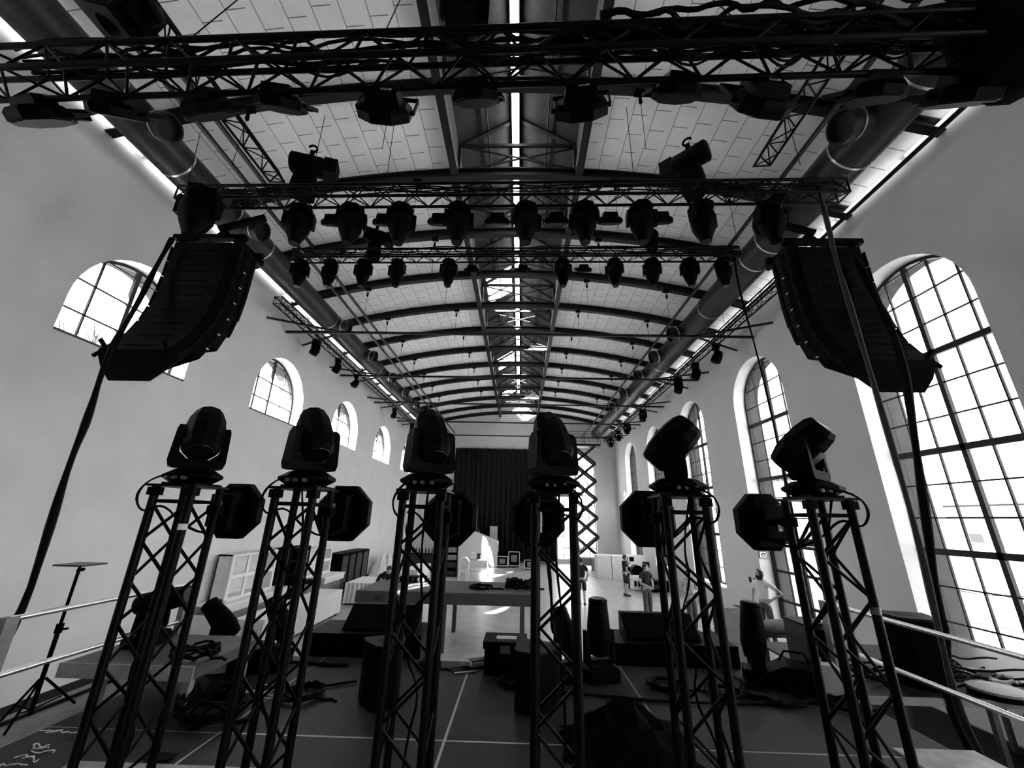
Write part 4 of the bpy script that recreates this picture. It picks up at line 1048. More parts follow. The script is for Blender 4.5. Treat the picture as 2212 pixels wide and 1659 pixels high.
MB().bb(-.3,-.25,.1,.3,.25,.9).build('body', CASE, t, smooth=False)
e = MB()
for x in (-.3,.3):
    for y in (-.25,.25): e.bb(x-.02,y-.02,.1,x+.02,y+.02,.9)
for z in (.1,.9):
    for y in (-.25,.25): e.bb(-.3,y-.02,z-.02,.3,y+.02,z+.02)
    for x in (-.3,.3): e.bb(x-.02,-.25,z-.02,x+.02,.25,z+.02)
e.build('edge_rims', ALU, t, smooth=False)
for x in (-.22,.22):
    for y in (-.18,.18): MB().tube((x-.02,y,.05),(x+.02,y,.05),.05,10).build('castor', BLACK, t)
tag(MB().bb(3.9,2.6,0,7.8,9.5,.012).build('shade_sheet', CASE, None, None, False), 'dark sheet added as shade on the floor below the side platform', 'shade sheet')  # added dark sheet, stands in for the shade on the hall floor
def folding_chair(label, loc, rz):
    t = thing('folding_chair', label, 'chair', loc, rz)
    MB().bb(-.21,-.2,.43,.21,.2,.46).build('seat', CASE, t, smooth=False); MB().bb(-.21,.2,.65,.21,.225,.86).build('backrest', CASE, t, smooth=False)
    for x in (-.2,.2):
        MB().tube((x,-.22,0),(x,.21,.86),.012,6).build('leg', BLACK, t); MB().tube((x*.9,.22,0),(x*.9,-.1,.44),.012,6).build('leg', BLACK, t)
    return t
folding_chair('dark folding chair on the floor beside the side platform, near the rail', (4.35,5.2,0), .5)
folding_chair('dark folding chair under the thick hanging cable', (5.1,4.75,0), 2.3)
t = thing('step_ladder', 'dark step ladder leaning below the side platform edge', 'ladder', (5.75,5.05,0))
for x in (-.2,.2): MB().bar((x,-.25,0),(x,.3,1.3),.03,.06).build('stile', STEELMID, t, smooth=False)
for k in range(5): MB().bar((-.2,-.25+.11*(k+.6),.26*(k+.6)),(.2,-.25+.11*(k+.6),.26*(k+.6)),.09,.02,(0,0,1)).build('step', STEELMID, t, smooth=False)
t = thing('tool_case', 'low dark tool case on the floor under the tall-window rail', 'case', (4.4,4.65,0), .3)
MB().bb(-.3,-.18,0,.3,.18,.3).build('body', CASE, t, smooth=False); MB().bb(-.31,-.19,.3,.31,.19,.36).build('lid', DKGREY, t, smooth=False); MB().path([(-.08,-.19,.22),(-.08,-.23,.24),(.08,-.23,.24),(.08,-.19,.22)], .01, 6).build('handle', BLACK, t)
t = thing('folding_trestle', 'thin pale trestle legs standing on the floor below the round flat case', 'trestle', (5.25,4.55,.012))
for x_ in (0,.12): MB().tube((x_+.35,.0,0),(x_,.1,.85),.012,8).build('leg', LTGREY, t)
MB().tube((-.05,.1,.85),(.3,.1,.85),.014,8).build('crossbar', LTGREY, t); MB().tube((.2,.05,.4),(.36,.05,.4),.01,8).build('brace', LTGREY, t)
m = MB()
for k in range(9):
    rd = random.Random(60+k); a_ = V((4.15+rd.uniform(0,.4), 5.75+rd.uniform(0,.6), 0)); m.path(wob(a_+V((0,0,.03+.015*k)), a_+V((1.6+rd.uniform(0,.8), rd.uniform(-.3,.3), .03+.015*k)), 10, .06, 0, k), .014, 5)
for i_, q_ in enumerate(m.v): q_.z = max(q_.z, .012)
tg = m.build('cable_tangle', CABLE, None, None); tg.location = (0,0,ZS); tag(tg, 'tangle of black cables spread over the side platform around the speaker', 'cable')
t = thing('steel_tube', 'thin shiny tube leaning from the floor against the tall-window guard rail', 'tube', (4.1,3.75,0))
MB().tube((.3,.25,.012),(-.12,.0,1.75),.016,8).build('pipe', ALU, t)

for k, (x, y, w, d_, h) in enumerate(((5.4,4.3,.5,.35,.45),(6.3,4.9,.6,.4,.3),(5.9,3.9,.4,.3,.7))):
    t = thing('road_case', 'dark road case on the floor below the side platform, %s' % ('beside the ladder','farthest from the rail','tallest of three')[k], 'case', (x,y,.012), .3*k)
    MB().bb(-w/2,-d_/2,0,w/2,d_/2,h).build('body', CASE, t, smooth=False); MB().bb(-w/2-.01,-d_/2-.01,h,w/2+.01,d_/2+.01,h+.05).build('lid', DKGREY, t, smooth=False)
    MB().path([(-.08,-d_/2,h*.6),(-.08,-d_/2-.04,h*.62),(.08,-d_/2-.04,h*.62),(.08,-d_/2,h*.6)], .012, 6).build('handle', STEELMID, t)
coil('black cable coil lying on the floor near the ladder foot', (5.2,5.2,.012), .3, 8, .018, CABLE, .5, 31)
coil('grey hose coil on the floor farthest from the stage', (6.6,4.2,.012), .3, 5, .022, STEELMID, .4, 32)
# ---------------------------------------------------------------- the hall floor: platform, bar, cases
t = thing('long_platform', 'long plywood-topped platform on square legs in front of the stage', 'platform', (-1.9,12.4,0))
MB().bb(-2.3,-1.0,ZS-.05,2.3,1.0,ZS).build('deck_board', WOODDK, t, smooth=False)
fb = MB().bb(-2.31,-1.03,ZS-.27,2.31,-1.0,ZS-.01).build('front_board', WOODDK, t, smooth=False)
text_mesh('stencil', 'A1', .16, BLACK, fb, (-1.72,-1.033,ZS-.2), (PI/2,0,0))
for x in (-2.22,-1.72,0,2.0):
    for y in (-.95,.95): MB().bb(x-.055,y-.055,0,x+.055,y+.055,ZS-.05).build('leg', WOODDK, t, smooth=False)
t = thing('mixer_case', 'small black ribbed case on the far edge of the long platform', 'case', (-3.15,13.05,ZS))
MB().bb(-.38,-.15,0,.38,.15,.16).build('body', CASE, t, smooth=False)
for k in range(5): MB().bb(-.32+.15*k,-.155,.03,-.24+.15*k,-.15,.13).build('panel_rib', DKGREY, t, smooth=False)
cable('floor_cable', 'black hose curling over the long platform corner near the bent man', [(-3.95,13.1,ZS+.02),(-3.9,12.9,ZS+.12),(-3.7,12.95,ZS+.14),(-3.5,13.05,ZS+.06),(-3.4,13.1,ZS+.02)], .025, 8, 5)

def white_shelf(label, x0, x1, y0, y1, z0, z1, cols_, rows_):
    t = thing('white_cupboard', label, 'cupboard', ((x0+x1)/2, (y0+y1)/2, z0)); w, d, h = (x1-x0)/2, (y1-y0)/2, z1-z0
    b = MB(); b.bb(-w,-d,0,-w+.03,d,h); b.bb(-w,-d,0,w,-d+.04,h); b.bb(-w,d-.04,0,w,d,h); b.bb(-w,-d,0,w,d,.04); b.bb(-w,-d,h-.04,w,d,h)
    b.build('carcass', WHITEW, t, smooth=False)
    f = MB()
    for k in range(cols_+1):
        y = -d+2*d*k/cols_; f.bb(w-.03,y-.05,0,w+.01,y+.05,h)
    for k in range(rows_+1):
        z = h*k/rows_; f.bb(w-.03,-d,z-.05 if k else 0,w+.012,d,z+.05 if k < rows_ else h)
    f.build('front_frame', WHITE, t, smooth=False)
    tr = MB()
    for k in range(9): tr.tube((w+.02,-d+2*d*k/9,.0),(w+.02,-d+2*d*(k+1)/9,.0),.03,6)
    tr.build('scalloped_trim', WHITE, t)
    return t
def counter(label, x0, x1, y0, y1, h):
    t = thing('bar_counter', label, 'counter', ((x0+x1)/2, (y0+y1)/2, 0)); w, d = (x1-x0)/2, (y1-y0)/2
    MB().bb(-w,-d,0,w-.12,d,h-.22).build('body', MIDGREY, t, smooth=False); MB().bb(-w-.02,-d-.03,h-.05,w+.03,d+.03,h).build('countertop', WHITE, t, smooth=False)
    MB().prism([(w-.12,-d,h-.22),(w,-d,h-.22),(w+.02,-d,h-.05),(w-.12,-d,h-.05)], (0,2*d,0)).build('moulded_frieze', WHITEW, t, smooth=False)
    MB().bb(-w,-d-.012,.05,w-.14,-d,h-.24).build('end_panel', WHITEW, t, smooth=False)
    return t
counter('white bar counter along the high-window wall, the one nearest the stage', -8.2, -7.45, 11.2, 14.2, .96)
white_shelf('white four-pane back-bar cupboard standing on the nearest bar counter', -8.2, -7.75, 11.6, 13.6, .98, 2.1, 3, 2)
counter('white bar counter along the high-window wall, farther from the stage', -8.2, -7.1, 15.9, 17.6, 1.0)
white_shelf('white cupboard with two panes on the farther bar counter', -8.2, -7.7, 15.6, 17.5, 1.02, 1.95, 2, 2)
# dark shelving between them
t = thing('bottle_rack', 'dark open shelving unit between the two white cupboards', 'shelf', (-7.9,14.95,0))
b = MB()
for y in (-.65,0,.62): b.bb(-.25,y-.02,0,.25,y+.02,2.1)
b.build('uprights', CASE, t, smooth=False); MB().bb(-.27,-.65,0,-.25,.64,2.1).build('back_panel', CASE, t, smooth=False)
for k in range(6): MB().bb(-.25,-.65,.05+.4*k,.25,.64,.08+.4*k).build('shelf', CASE, t, smooth=False)
# row of bottle coolers
for k in range(4):
    y = 18.6+.8*k
    t = thing('drinks_cooler', 'black glass-door drinks cooler by the high-window wall, %s from the stage' % ORD[k], 'fridge', (-7.85,y,0), 0, 'row of glass-door coolers')
    MB().bb(-.33,-.38,0,.3,.38,1.62).build('cabinet', BLACK, t, smooth=False)
    d = MB(); d.bb(.3,-.38,.1,.34,-.32,1.6); d.bb(.3,.32,.1,.34,.38,1.6); d.bb(.3,-.38,.1,.34,.38,.2); d.bb(.3,-.38,1.5,.34,.38,1.6)
    dd = d.build('door', CASE, t, smooth=False); MB().bb(.31,-.32,.2,.325,.32,1.5).build('glass', DKGREY, dd, smooth=False)
    for q in range(3): MB().bb(.302,-.31,.5+.32*q,.309,.31,.52+.32*q).build('wire_shelf', STEELMID, t, smooth=False)
t = thing('drinks_crate', 'dark slatted crate on the floor in front of the coolers', 'crate', (-6.9,18.3,0))
b = MB(); b.bb(-.35,-.25,.02,.35,.25,.05)
for z in (.12,.28,.44):
    b.bb(-.35,-.25,z,.35,-.23,z+.1); b.bb(-.35,.23,z,.35,.25,z+.1); b.bb(-.35,-.25,z,-.33,.25,z+.1); b.bb(.33,-.25,z,.35,.25,z+.1)
b.build('slatted_box', CASE, t, smooth=False)
# long tables under white cloths
def cloth_table(label, x0, x1, y0, y1, h):
    t = thing('cloth_table', label, 'table', ((x0+x1)/2,(y0+y1)/2,0)); w, d = (x1-x0)/2, (y1-y0)/2
    vv = []; n = 40; per = [(-w+2*w*i/n,-d) for i in range(n)]+[(w,-d+2*d*i/n) for i in range(n)]+[(w-2*w*i/n,d) for i in range(n)]+[(-w,d-2*d*i/n) for i in range(n)]
    m = MB(); top = [(x,y,h) for x, y in per]; bot = [(x*(1+.03*math.sin(i*1.7)),y*(1+.05*math.sin(i*1.7)),.06) for i, (x, y) in enumerate(per)]; k = len(per)
    m.add(top+bot, [tuple(range(k))]+[(i,k+i,k+(i+1)%k,(i+1)%k) for i in range(k)]); m.build('tablecloth', WHITE, t)
    for a in (-1, 1):
        for b_ in (-1, 1): MB().bb(a*w*.9-.03,b_*d*.9-.03,0,a*w*.9+.03,b_*d*.9+.03,h-.02).build('leg', STEELMID, t, smooth=False)
cloth_table('long white-clothed table between the bar and the stage', -6.9, -6.1, 10.8, 15.2, .75)
cloth_table('white-clothed table farther down the hall beside the bent man', -6.6, -4.9, 16.6, 18.4, .75)
cloth_table('white-clothed table by the dark bookcase', -5.6, -4.9, 21.0, 24.0, .74)
# pale draped heaps along the far part of the wall
for k, (y, h) in enumerate(((24.2,1.5),(26.6,1.1),(29.2,1.3))):
    crumple('draped_furniture', 'furniture under a pale sheet along the high-window wall, %s heap from the stage' % ORD[k], 'draped furniture', (-7.55,y,0), .65, 1.1, h, 8, WHITEW, 20+k, .01)
# dark bookcase with crates
t = thing('crate_rack', 'dark rack full of crates between the bar and the curtain', 'rack', (-4.15,24.9,0))
b = MB()
for x in (-.6,0,.6): b.bb(x-.02,-.25,0,x+.02,.25,1.65)
b.build('uprights', CASE, t, smooth=False)
for k in range(5): MB().bb(-.6,-.25,.04+.4*k,.6,.25,.07+.4*k).build('shelf', CASE, t, smooth=False)
MB().bb(-.6,.25,0,.6,.26,1.65).build('back_panel', CASE, t, smooth=False)
rd = random.Random(2)
for k in range(4):
    for j in range(2):
        x = -.3+.6*j; hh = rd.uniform(.2,.3)
        ob = tag(MB().bb(-.24,-.2,0,.24,.2,hh).build('storage_crate', (CASE, DKGREY, MIDGREY)[rd.randrange(3)], None, None, False), 'storage crate in the dark rack, %s shelf, %s the bar' % (('bottom','second','third','top')[k], 'nearer to' if j == 0 else 'farther from'), 'crate', 'crates in the dark rack')
        ob.location = (-4.15+x,24.85,.075+.4*k)
for k, x in enumerate((-4.5,-3.9)):
    tag(MB().bb(-.18,-.15,0,.18,.15,.25).build('storage_box', CASE, None, None, False), 'black box on top of the dark rack, %s the bar' % ('nearer to' if k == 0 else 'farther from'), 'box').location = (x,24.9,1.68)
t = thing('bottle_shelf', 'low dark shelf with a row of bottles behind the dark rack', 'shelf', (-5.85,26.5,0))
MB().bb(-.9,-.2,0,.9,.2,1.0).build('cabinet', DKGREY, t, smooth=False); MB().bb(-.95,-.25,1.0,.95,.25,1.05).build('top', CASE, t, smooth=False)
P_B = MB().lathe([(.045,0),(.05,.02),(.05,.2),(.02,.27),(.018,.34)], 8).build('bottle', DKGREY, None, None)
for k in range(8):
    o_ = P_B if k == 0 else P_B.copy()
    if k: COL.objects.link(o_)
    o_.location = (-6.6+.2*k,26.5,1.05); tag(o_, 'dark bottle standing in the row on the low shelf behind the rack', 'bottle', 'bottles on the low shelf')
# hand trolley / stacked chair frames
t = thing('wire_trolley', 'white wire trolley frame standing in front of the dark rack', 'trolley', (-3.0,23.6,0))
m = MB(); m.path([(-.25,0,.0),(-.25,0,1.0),(-.15,0,1.1),(.15,0,1.1),(.25,0,1.0),(.25,0,0)], .025, 6); m.tube((-.25,0,.5),(.25,0,.5),.02,6); m.build('frame', WHITE, t)
m = MB(); m.path([(-.25,0,.45),(-.2,-.45,.45),(.2,-.45,.45),(.25,0,.45)], .02, 6); m.tube((-.2,-.45,.45),(-.2,-.45,0),.02,6); m.tube((.2,-.45,.45),(.2,-.45,0),.02,6); m.build('basket_frame', WHITE, t)
t = thing('service_cart', 'two-tier service cart with boxes in front of the white tent', 'cart', (-2.35,25.0,0))
for x in (-.55,.55):
    for y in (-.3,.3): MB().tube((x,y,.0),(x,y,.95),.02,6).build('post', ALU, t)
for z in (.3,.9): MB().bb(-.58,-.32,z,.58,.32,z+.03).build('tray', LTGREY, t, smooth=False)
for k, (x, h, m_) in enumerate(((-.3,.35,WHITE),(.05,.3,DKGREY),(.38,.25,LTGREY))):
    tag(MB().bb(-.14,-.15,0,.14,.15,h).build('carton', m_, None, None, False), '%s carton on the top tray of the service cart' % ('white','dark','light grey')[k], 'box').location = (-2.35+x,25.0,.93)
# white tent with a sloping roof
t = thing('white_tent', 'white gabled tent standing before the dark curtain', 'tent', (-3.0,29.6,0))
pr = [(-1.6,0),(-1.6,1.15),(-.25,2.2),(1.45,1.6),(1.45,0)]
MB().prism([(x,0,z) for x, z in pr], (0,2.4,0)).build('canopy', WHITEW, t, smooth=False)
r_ = MB()
for a, b in zip(pr, pr[1:]): r_.bar((a[0],-.02,a[1]),(b[0],-.02,b[1]),.04,.05)
r_.build('hem', WHITE, t, smooth=False)
# flight cases in front of the curtain
def fcase(label, x, y, w, h, top=None):
    t = thing('flight_case', label, 'case', (x,y,0))
    MB().bb(-w/2,-.3,.12,w/2,.3,h).build('body', CASE, t, smooth=False)
    e = MB()
    for a in (-w/2, w/2):
        e.bb(a-.025,-.325,.12,a+.025,-.28,h); 
    for z in (.14, h): e.bb(-w/2,-.325,z-.025,w/2,-.28,z+.025)
    e.build('edge_rims', ALU, t, smooth=False)
    MB().bb(-w*.28,-.312,h*.35,w*.28,-.3,h*.8).build('front_panel', MIDGREY, t, smooth=False)
    for a in (-1, 1): MB().tube((a*w*.36-.02,-.2,.06),(a*w*.36+.02,-.2,.06),.06,8).build('castor', BLACK, t)
    if top: MB().bb(-w*.45,-.25,h+.03,w*.45,.25,h+top).build('upper_unit', CASE, t, smooth=False)
fcase('flight case with pale rims before the curtain, beside the white tent', -1.15, 29.8, .72, .72, .3)
fcase('taller flight case with pale rims before the curtain', -.35, 30.2, .75, 1.0, .15)
fcase('small flight case with pale rims standing alone before the curtain', .72, 28.9, .7, .62)
tag(MB().bb(-.3,-.03,0,.3,.03,2.6).build('roller_board', LTGREY, None, None, False), 'tall pale board leaning upright against the dark curtain', 'board').location = (-2.0,32.75,0)
# curtain on a rail at the far wall
m = MB(); n = 150; x0, x1 = -5.4, 2.75; vv = []
for i in range(n+1):
    x = x0+(x1-x0)*i/n; y = 33.0+.09*math.sin(i*.83)+.03*math.sin(i*2.1); vv += [(x,y,.15),(x,y+.02*math.sin(i),8.62)]
m.add(vv, [(2*i,2*i+2,2*i+3,2*i+1) for i in range(n)])
t = thing('stage_curtain', 'wide dark pleated curtain hanging across the far gable wall', 'curtain', (-1.3,33.0,0))
cu = m.build('drape', CURTAIN, t, t.location); md = cu.modifiers.new('thick', 'SOLIDIFY'); md.thickness = .012
MB().tube((x0-.2,33,8.66),(x1+.2,33,8.66),.04,8).build('curtain_rail', STEEL, t, t.location)
for k in range(8): MB().tube((x0+.5+1.05*k,33,8.68),(x0+.5+1.05*k,33.5,8.9),.02,6).build('hanger', STEEL, t, t.location)
# flat roll-up bracket by the curtain head
t = thing('boom_arm', 'thin boom arm projecting from the wall beside the curtain head', 'bracket', (-7.6,32.6,8.6))
MB().tube((-.7,0,.7),(2.2,-.2,0),.035,6).build('arm', STEEL, t); MB().tube((-.7,0,-.3),(.8,-.1,.35),.03,6).build('stay', STEEL, t)
# scissor lift
t = thing('scissor_lift', 'raised scissor lift with crossed arms before the gable window', 'lift', (4.78,30.3,0))
MB().bb(-1.0,-.45,.25,1.0,.45,.75).build('chassis', MIDGREY, t, smooth=False)
for x in (-.75,.75):
    for y in (-.42,.42): MB().tube((x,y-.07,.22),(x,y+.07,.22),.22,14).build('wheel', BLACK, t)
zz = [.8+1.28*k for k in range(7)]
for k in range(6):
    for y, s_ in ((-.38,1),(.38,-1)):
        w = .8
        MB().bar((-s_*w,y,zz[k]),(s_*w,y,zz[k+1]),.17,.06,(0,1,0)).build('scissor_arm', STEEL, t, smooth=False)
        MB().bar((s_*w,y*.9,zz[k]),(-s_*w,y*.9,zz[k+1]),.17,.06,(0,1,0)).build('scissor_arm', STEEL, t, smooth=False)
MB().bb(-1.1,-.5,zz[6],1.2,.5,zz[6]+.16).build('platform', STEEL, t, smooth=False)
g = MB()
for z in (.55,1.1):
    g.tube((-1.1,-.5,zz[6]+z),(1.2,-.5,zz[6]+z),.02,6); g.tube((-1.1,.5,zz[6]+z),(1.2,.5,zz[6]+z),.02,6); g.tube((1.2,-.5,zz[6]+z),(1.2,.5,zz[6]+z),.02,6); g.tube((-1.1,-.5,zz[6]+z),(-1.1,.5,zz[6]+z),.02,6)
for x in (-1.1,0,1.2):
    for y in (-.5,.5): g.tube((x,y,zz[6]),(x,y,zz[6]+1.1),.02,6)
g.build('guard_rail', STEEL, t)
# white blocks and a bench wall behind
for k, (x, w, h) in enumerate(((5.05,.82,1.2),(5.95,.9,1.18),(6.95,1.0,1.2))):
    t = thing('white_crate', 'big white crate in the row before the scissor lift, %s from the lift side' % ORD[k], 'crate', (x,26.2,0), 0, 'row of white crates')
    MB().bb(-w/2,-.5,.0,w/2,.5,h).build('box', WHITEW, t, smooth=False); MB().bb(-w/2-.01,-.51,h,w/2+.01,.51,h+.04).build('lid', WHITE, t, smooth=False)
tag(MB().bb(-.14,-.02,0,.14,.02,.9).build('leaning_board', WHITE, None, None, False), 'narrow white panel leaning on the row of white crates', 'panel').location = (6.45,25.65,0)
tag(MB().bb(-1.4,-.2,0,1.4,.2,.75).build('grey_plinth', MIDGREY, None, None, False), 'long grey plinth by the foot of the scissor lift', 'plinth').location = (6.3,29.3,0)
# gear pile by the tall windows
g0 = at(1420,1262,Z=0)
for k, (x, y, w, h, m_, lb) in enumerate(((1378,1274,.6,.62,WHITE,'pale equipment case with dark windows on the floor behind the standing man'),(1375,1258,.9,.8,CASE,'dark padded bag pile behind the pale equipment case'),(1415,1278,1.2,.5,CASE,'low black bench with gear beside the standing man'))):
    p = at(x, y, Z=0); t = thing(('equipment_case','bag_pile','gear_bench')[k], lb, ('case','bags','bench')[k], (p.x, p.y, 0))
    if k == 1:
        rd = random.Random(3)
        for q in range(4): MB().lathe([(.1,0),(.3,.05),(.33,.3),(.2,.5)], 10, M.Translation((rd.uniform(-.4,.4),rd.uniform(-.2,.2),.25*(q//2)))).build('bag', CLOTH, t)
    else:
        MB().bb(-w/2,-.3,.03,w/2,.3,h).build('body', m_, t, smooth=False)
        for q in range(3): MB().box((-w*.3+w*.3*q,-.305,h*.5),(w*.18,.01,h*.4)).build('panel', CASE if k == 0 else DKGREY, t, smooth=False)
p = at(1445,1282,Z=0)
t = thing('drum_kit', 'small dark drum set on the gear bench by the tall-window wall', 'drums', (p.x-.9, p.y+1.6, 0))
MB().tube((-.1,-.2,.75),(-.1,.3,.75),.3,18).build('bass_drum', CASE, t); MB().lathe([(.18,.95),(.18,1.2)], 16, M.Translation((.4,0,0))).build('tom', CASE, t); MB().lathe([(.0,1.4),(.22,1.38)], 16, M.Translation((-.5,.1,0))).build('cymbal', STEELMID, t)
for x in (-.5,.4): MB().tube((x,.1,0),(x,.1,1.38 if x < 0 else .95),.015,6).build('stand', BLACK, t)
MB().bb(-.7,-.35,.0,.7,.5,.45).build('riser_box', CASE, t, smooth=False)
p = at(1403,1290,Z=0)
t = thing('speaker_stand', 'dark speaker on a thin pole against the tall-window wall', 'speaker', (p.x+1.5, p.y+2.5, 0))
MB().tube((0,0,.1),(0,0,1.55),.03,8).build('pole', BLACK, t); MB().bb(-.2,-.2,1.5,.2,.2,2.1).build('cabinet', BLACK, t, smooth=False)
for k in range(3): MB().tube((0,0,.6),(.4*math.cos(k*2.1),.4*math.sin(k*2.1),.02),.015,6).build('leg', BLACK, t)
p = at(1381,1208,X=XR)
t = thing('wall_heater', 'round pale ring lamp on the tall-window wall behind the man with headset', 'wall lamp', (XR, p.y, p.z))
MB().lathe([(.2,0),(.2,.1),(.13,.12)], 20, M.Rotation(-PI/2,4,'Y')).build('shell', WHITE, t); MB().lathe([(.12,.12),(.11,.13)], 20, M.Rotation(-PI/2,4,'Y')).build('reflector', STEELMID, t)
# wooden landing by the glazed door, crate of papers on it
t = thing('wooden_landing', 'low pale wooden landing inside the glazed door', 'platform', (6.7,11.9,0))
MB().bb(-1.15,-1.5,.2,1.18,1.5,.28).build('boards', WOOD, t, smooth=False); MB().bb(-1.17,-1.53,0,1.18,-1.5,.28).build('riser', WOODDK, t, smooth=False); MB().bb(-1.17,-1.5,0,-1.15,1.5,.28).build('side_riser', WOODDK, t, smooth=False)
p = at(1583,1374,Y=10.2)
t = thing('grey_panel_case', 'grey flat-sided case standing by the landing near the white-shirted man', 'case', (p.x,10.35,0))
MB().bb(-.22,-.15,0,.24,.15,p.z+.55).build('body', MIDGREY, t, smooth=False); MB().bb(-.25,-.17,0,-.22,.17,p.z+.58).build('edge_strip', CASE, t, smooth=False)
p = at(1605,1335,Y=11.0)
t = thing('file_crate', 'black crate of folders beside the white-shirted man', 'crate', (p.x,11.0,0))
MB().bb(-.2,-.2,0,.22,.2,p.z-.05).build('stand', CASE, t, smooth=False); MB().bb(-.22,-.22,p.z-.05,.24,.22,p.z+.22).build('crate', CASE, t, smooth=False)
for k in range(5): MB().bb(-.18+.07*k,-.18,p.z+.0,-.14+.07*k,.1,p.z+.26+.01*(k%2)).build('folder', (WHITE if k == 3 else DKGREY), t, smooth=False)

# ---------------------------------------------------------------- people
def skin_mesh(verts, edges, radii, sub=1):
    """grow one continuous surface on a joint skeleton; returns (verts, faces)"""
    me = bpy.data.meshes.new('skeleton'); me.from_pydata([tuple(v) for v in verts], edges, []); me.update()
    ob = bpy.data.objects.new('skeleton', me); COL.objects.link(ob)
    sk = ob.modifiers.new('skin', 'SKIN')
    if not me.skin_vertices: me.attributes.new('skin', 'FLOAT2', 'POINT') if 0 else None
    lay = me.skin_vertices[0].data
    for i, r in enumerate(radii):
        lay[i].radius = r if isinstance(r, tuple) else (r, r); lay[i].use_root = (i == 0)
    sk.use_smooth_shade = True
    sb = ob.modifiers.new('sub', 'SUBSURF'); sb.levels = sub; sb.render_levels = sub
    dg = bpy.context.evaluated_depsgraph_get(); ev = ob.evaluated_get(dg); m2 = ev.to_mesh()
    v = [x.co.copy() for x in m2.vertices]; f = [tuple(p.vertices) for p in m2.polygons]
    ev.to_mesh_clear(); bpy.data.objects.remove(ob); bpy.data.meshes.remove(me)
    return v, f
def person(label, loc, rz, J, shirt, trousers, sleeve=.55, shorts=False, skin=SKIN, hair='short', s=1., beard=False, head_turn=0., head_tilt=0., shoe=SHOE):
    """J: joint positions (m); facing local -y"""
    t = thing('person', label, 'person', loc, rz); t.scale = (s,)*3
    j = {k: V(v) for k, v in J.items()}
    names = ['pelvis','waist','chest','neck','skull','shL','elL','wrL','shR','elR','wrR','hiL','knL','anL','hiR','knR','anR']
    v = [j[n] for n in names[:3]]+[j['neck'], j['neck']+(j['head']-j['neck'])*.45]+[j[n] for n in names[5:]]
    E = [(0,1),(1,2),(2,3),(3,4),(2,5),(5,6),(6,7),(2,8),(8,9),(9,10),(0,11),(11,12),(12,13),(0,14),(14,15),(15,16)]
    Rr = [(.12,.09),(.11,.08),(.115,.08),.05,.05,.048,.043,.03,.048,.043,.03,.085,.06,.042,.085,.06,.042]
    bv, bf = skin_mesh(v, E, Rr)
    b = MB(); b.v = bv; b.f = bf
    # head with face: turned towards where the person looks
    hm = M.Translation(j['head']) @ M.Rotation(head_turn, 4, 'Z') @ M.Rotation(head_tilt, 4, 'X')
    prof = [(.03,-.125),(.052,-.115),(.066,-.085),(.075,-.04),(.081,.02),(.078,.07),(.06,.105),(.03,.122),(.005,.126)]
    b.lathe(prof, 16, hm, 0, .92, 1.12)
    b.prism([hm @ V(q) for q in ((-.014,-.085,-.03),(.014,-.085,-.03),(.0,-.085,.025))], (hm.to_3x3() @ V((0,-.028,-.004))))
    for s_ in (-1, 1):
        b.lathe([(.008,-.022),(.018,-.01),(.018,.012),(.008,.026)], 6, hm @ M.Translation((s_*.076,.012,-.01)), 0, .5, 1)
        b.lathe([(.004,-.007),(.011,0),(.004,.007)], 8, hm @ M.Translation((s_*.03,-.083,.018)))
    b.prism([hm @ V(q) for q in ((-.024,-.082,-.062),(.024,-.082,-.062),(.02,-.082,-.052),(-.02,-.082,-.052))], hm.to_3x3() @ V((0,-.008,0)))
    # hands: palm, four fingers, thumb
    for sd, w_, e_ in ((1,'wrL','elL'),(-1,'wrR','elR')):
        d = (j[w_]-j[e_]).normalized(); x_ = d.cross(V((0,1,0)))
        x_ = (x_.normalized() if x_.length > .2 else V((1,0,0))); n_ = x_.cross(d).normalized(); p = j[w_]
        b.bar(p-d*.01, p+d*.085, .075, .028, n_)
        for k, L in enumerate((.07,.08,.075,.058)):
            o_ = p+d*.08+x_*(-.027+.018*k); k1 = o_+d*L*.55-n_*.008
            b.tube(o_, k1, .009, 6, .0082); b.tube(k1, k1+d*L*.4-n_*.022, .0082, 6, .006)
        o_ = p+d*.02-x_*.035; k1 = o_+d*.04-x_*.022; b.tube(o_, k1, .011, 6, .0095); b.tube(k1, k1+d*.035-n_*.008, .0095, 6, .007)
    body = b.build('body', skin, t)
    # shirt
    el = lambda a, c: j[a].lerp(j[c], sleeve)
    v = [j['chest'], j['waist'], j['pelvis']+V((0,0,.02)), j['chest'].lerp(j['neck'], .5), j['shL'], el('shL','elL'), j['shR'], el('shR','elR')]
    v.append(j['chest'].lerp(j['neck'], .85)); E = [(0,1),(1,2),(0,3),(3,4),(4,5),(3,6),(6,7),(3,8)]
    Rr = [(.165,.125),(.148,.115),(.15,.118),(.12,.095),.08,.068,.08,.068,.062]
    if sleeve >= .95:
        v += [j['elL'].lerp(j['wrL'],.9), j['elR'].lerp(j['wrR'],.9)]; E += [(5,9),(7,10)]; Rr += [.045,.045]
    c = MB(); c.v, c.f = skin_mesh(v, E, Rr); c.build('shirt', shirt, t)
    # trousers or shorts
    f_ = .9 if shorts else 1.
    v = [j['pelvis'], j['pelvis']+V((0,0,.07)), j['hiL'], j['knL'] if not shorts else j['hiL'].lerp(j['knL'],.97), j['hiR'], j['knR'] if not shorts else j['hiR'].lerp(j['knR'],.97)]
    E = [(0,1),(0,2),(2,3),(0,4),(4,5)]; Rr = [(.145,.118),(.14,.112),.105,.082 if not shorts else .09,.105,.082 if not shorts else .09]
    if not shorts: v += [j['anL']+V((0,0,.0)), j['anR']+V((0,0,.0))]; E += [(3,6),(5,7)]; Rr += [.066,.066]
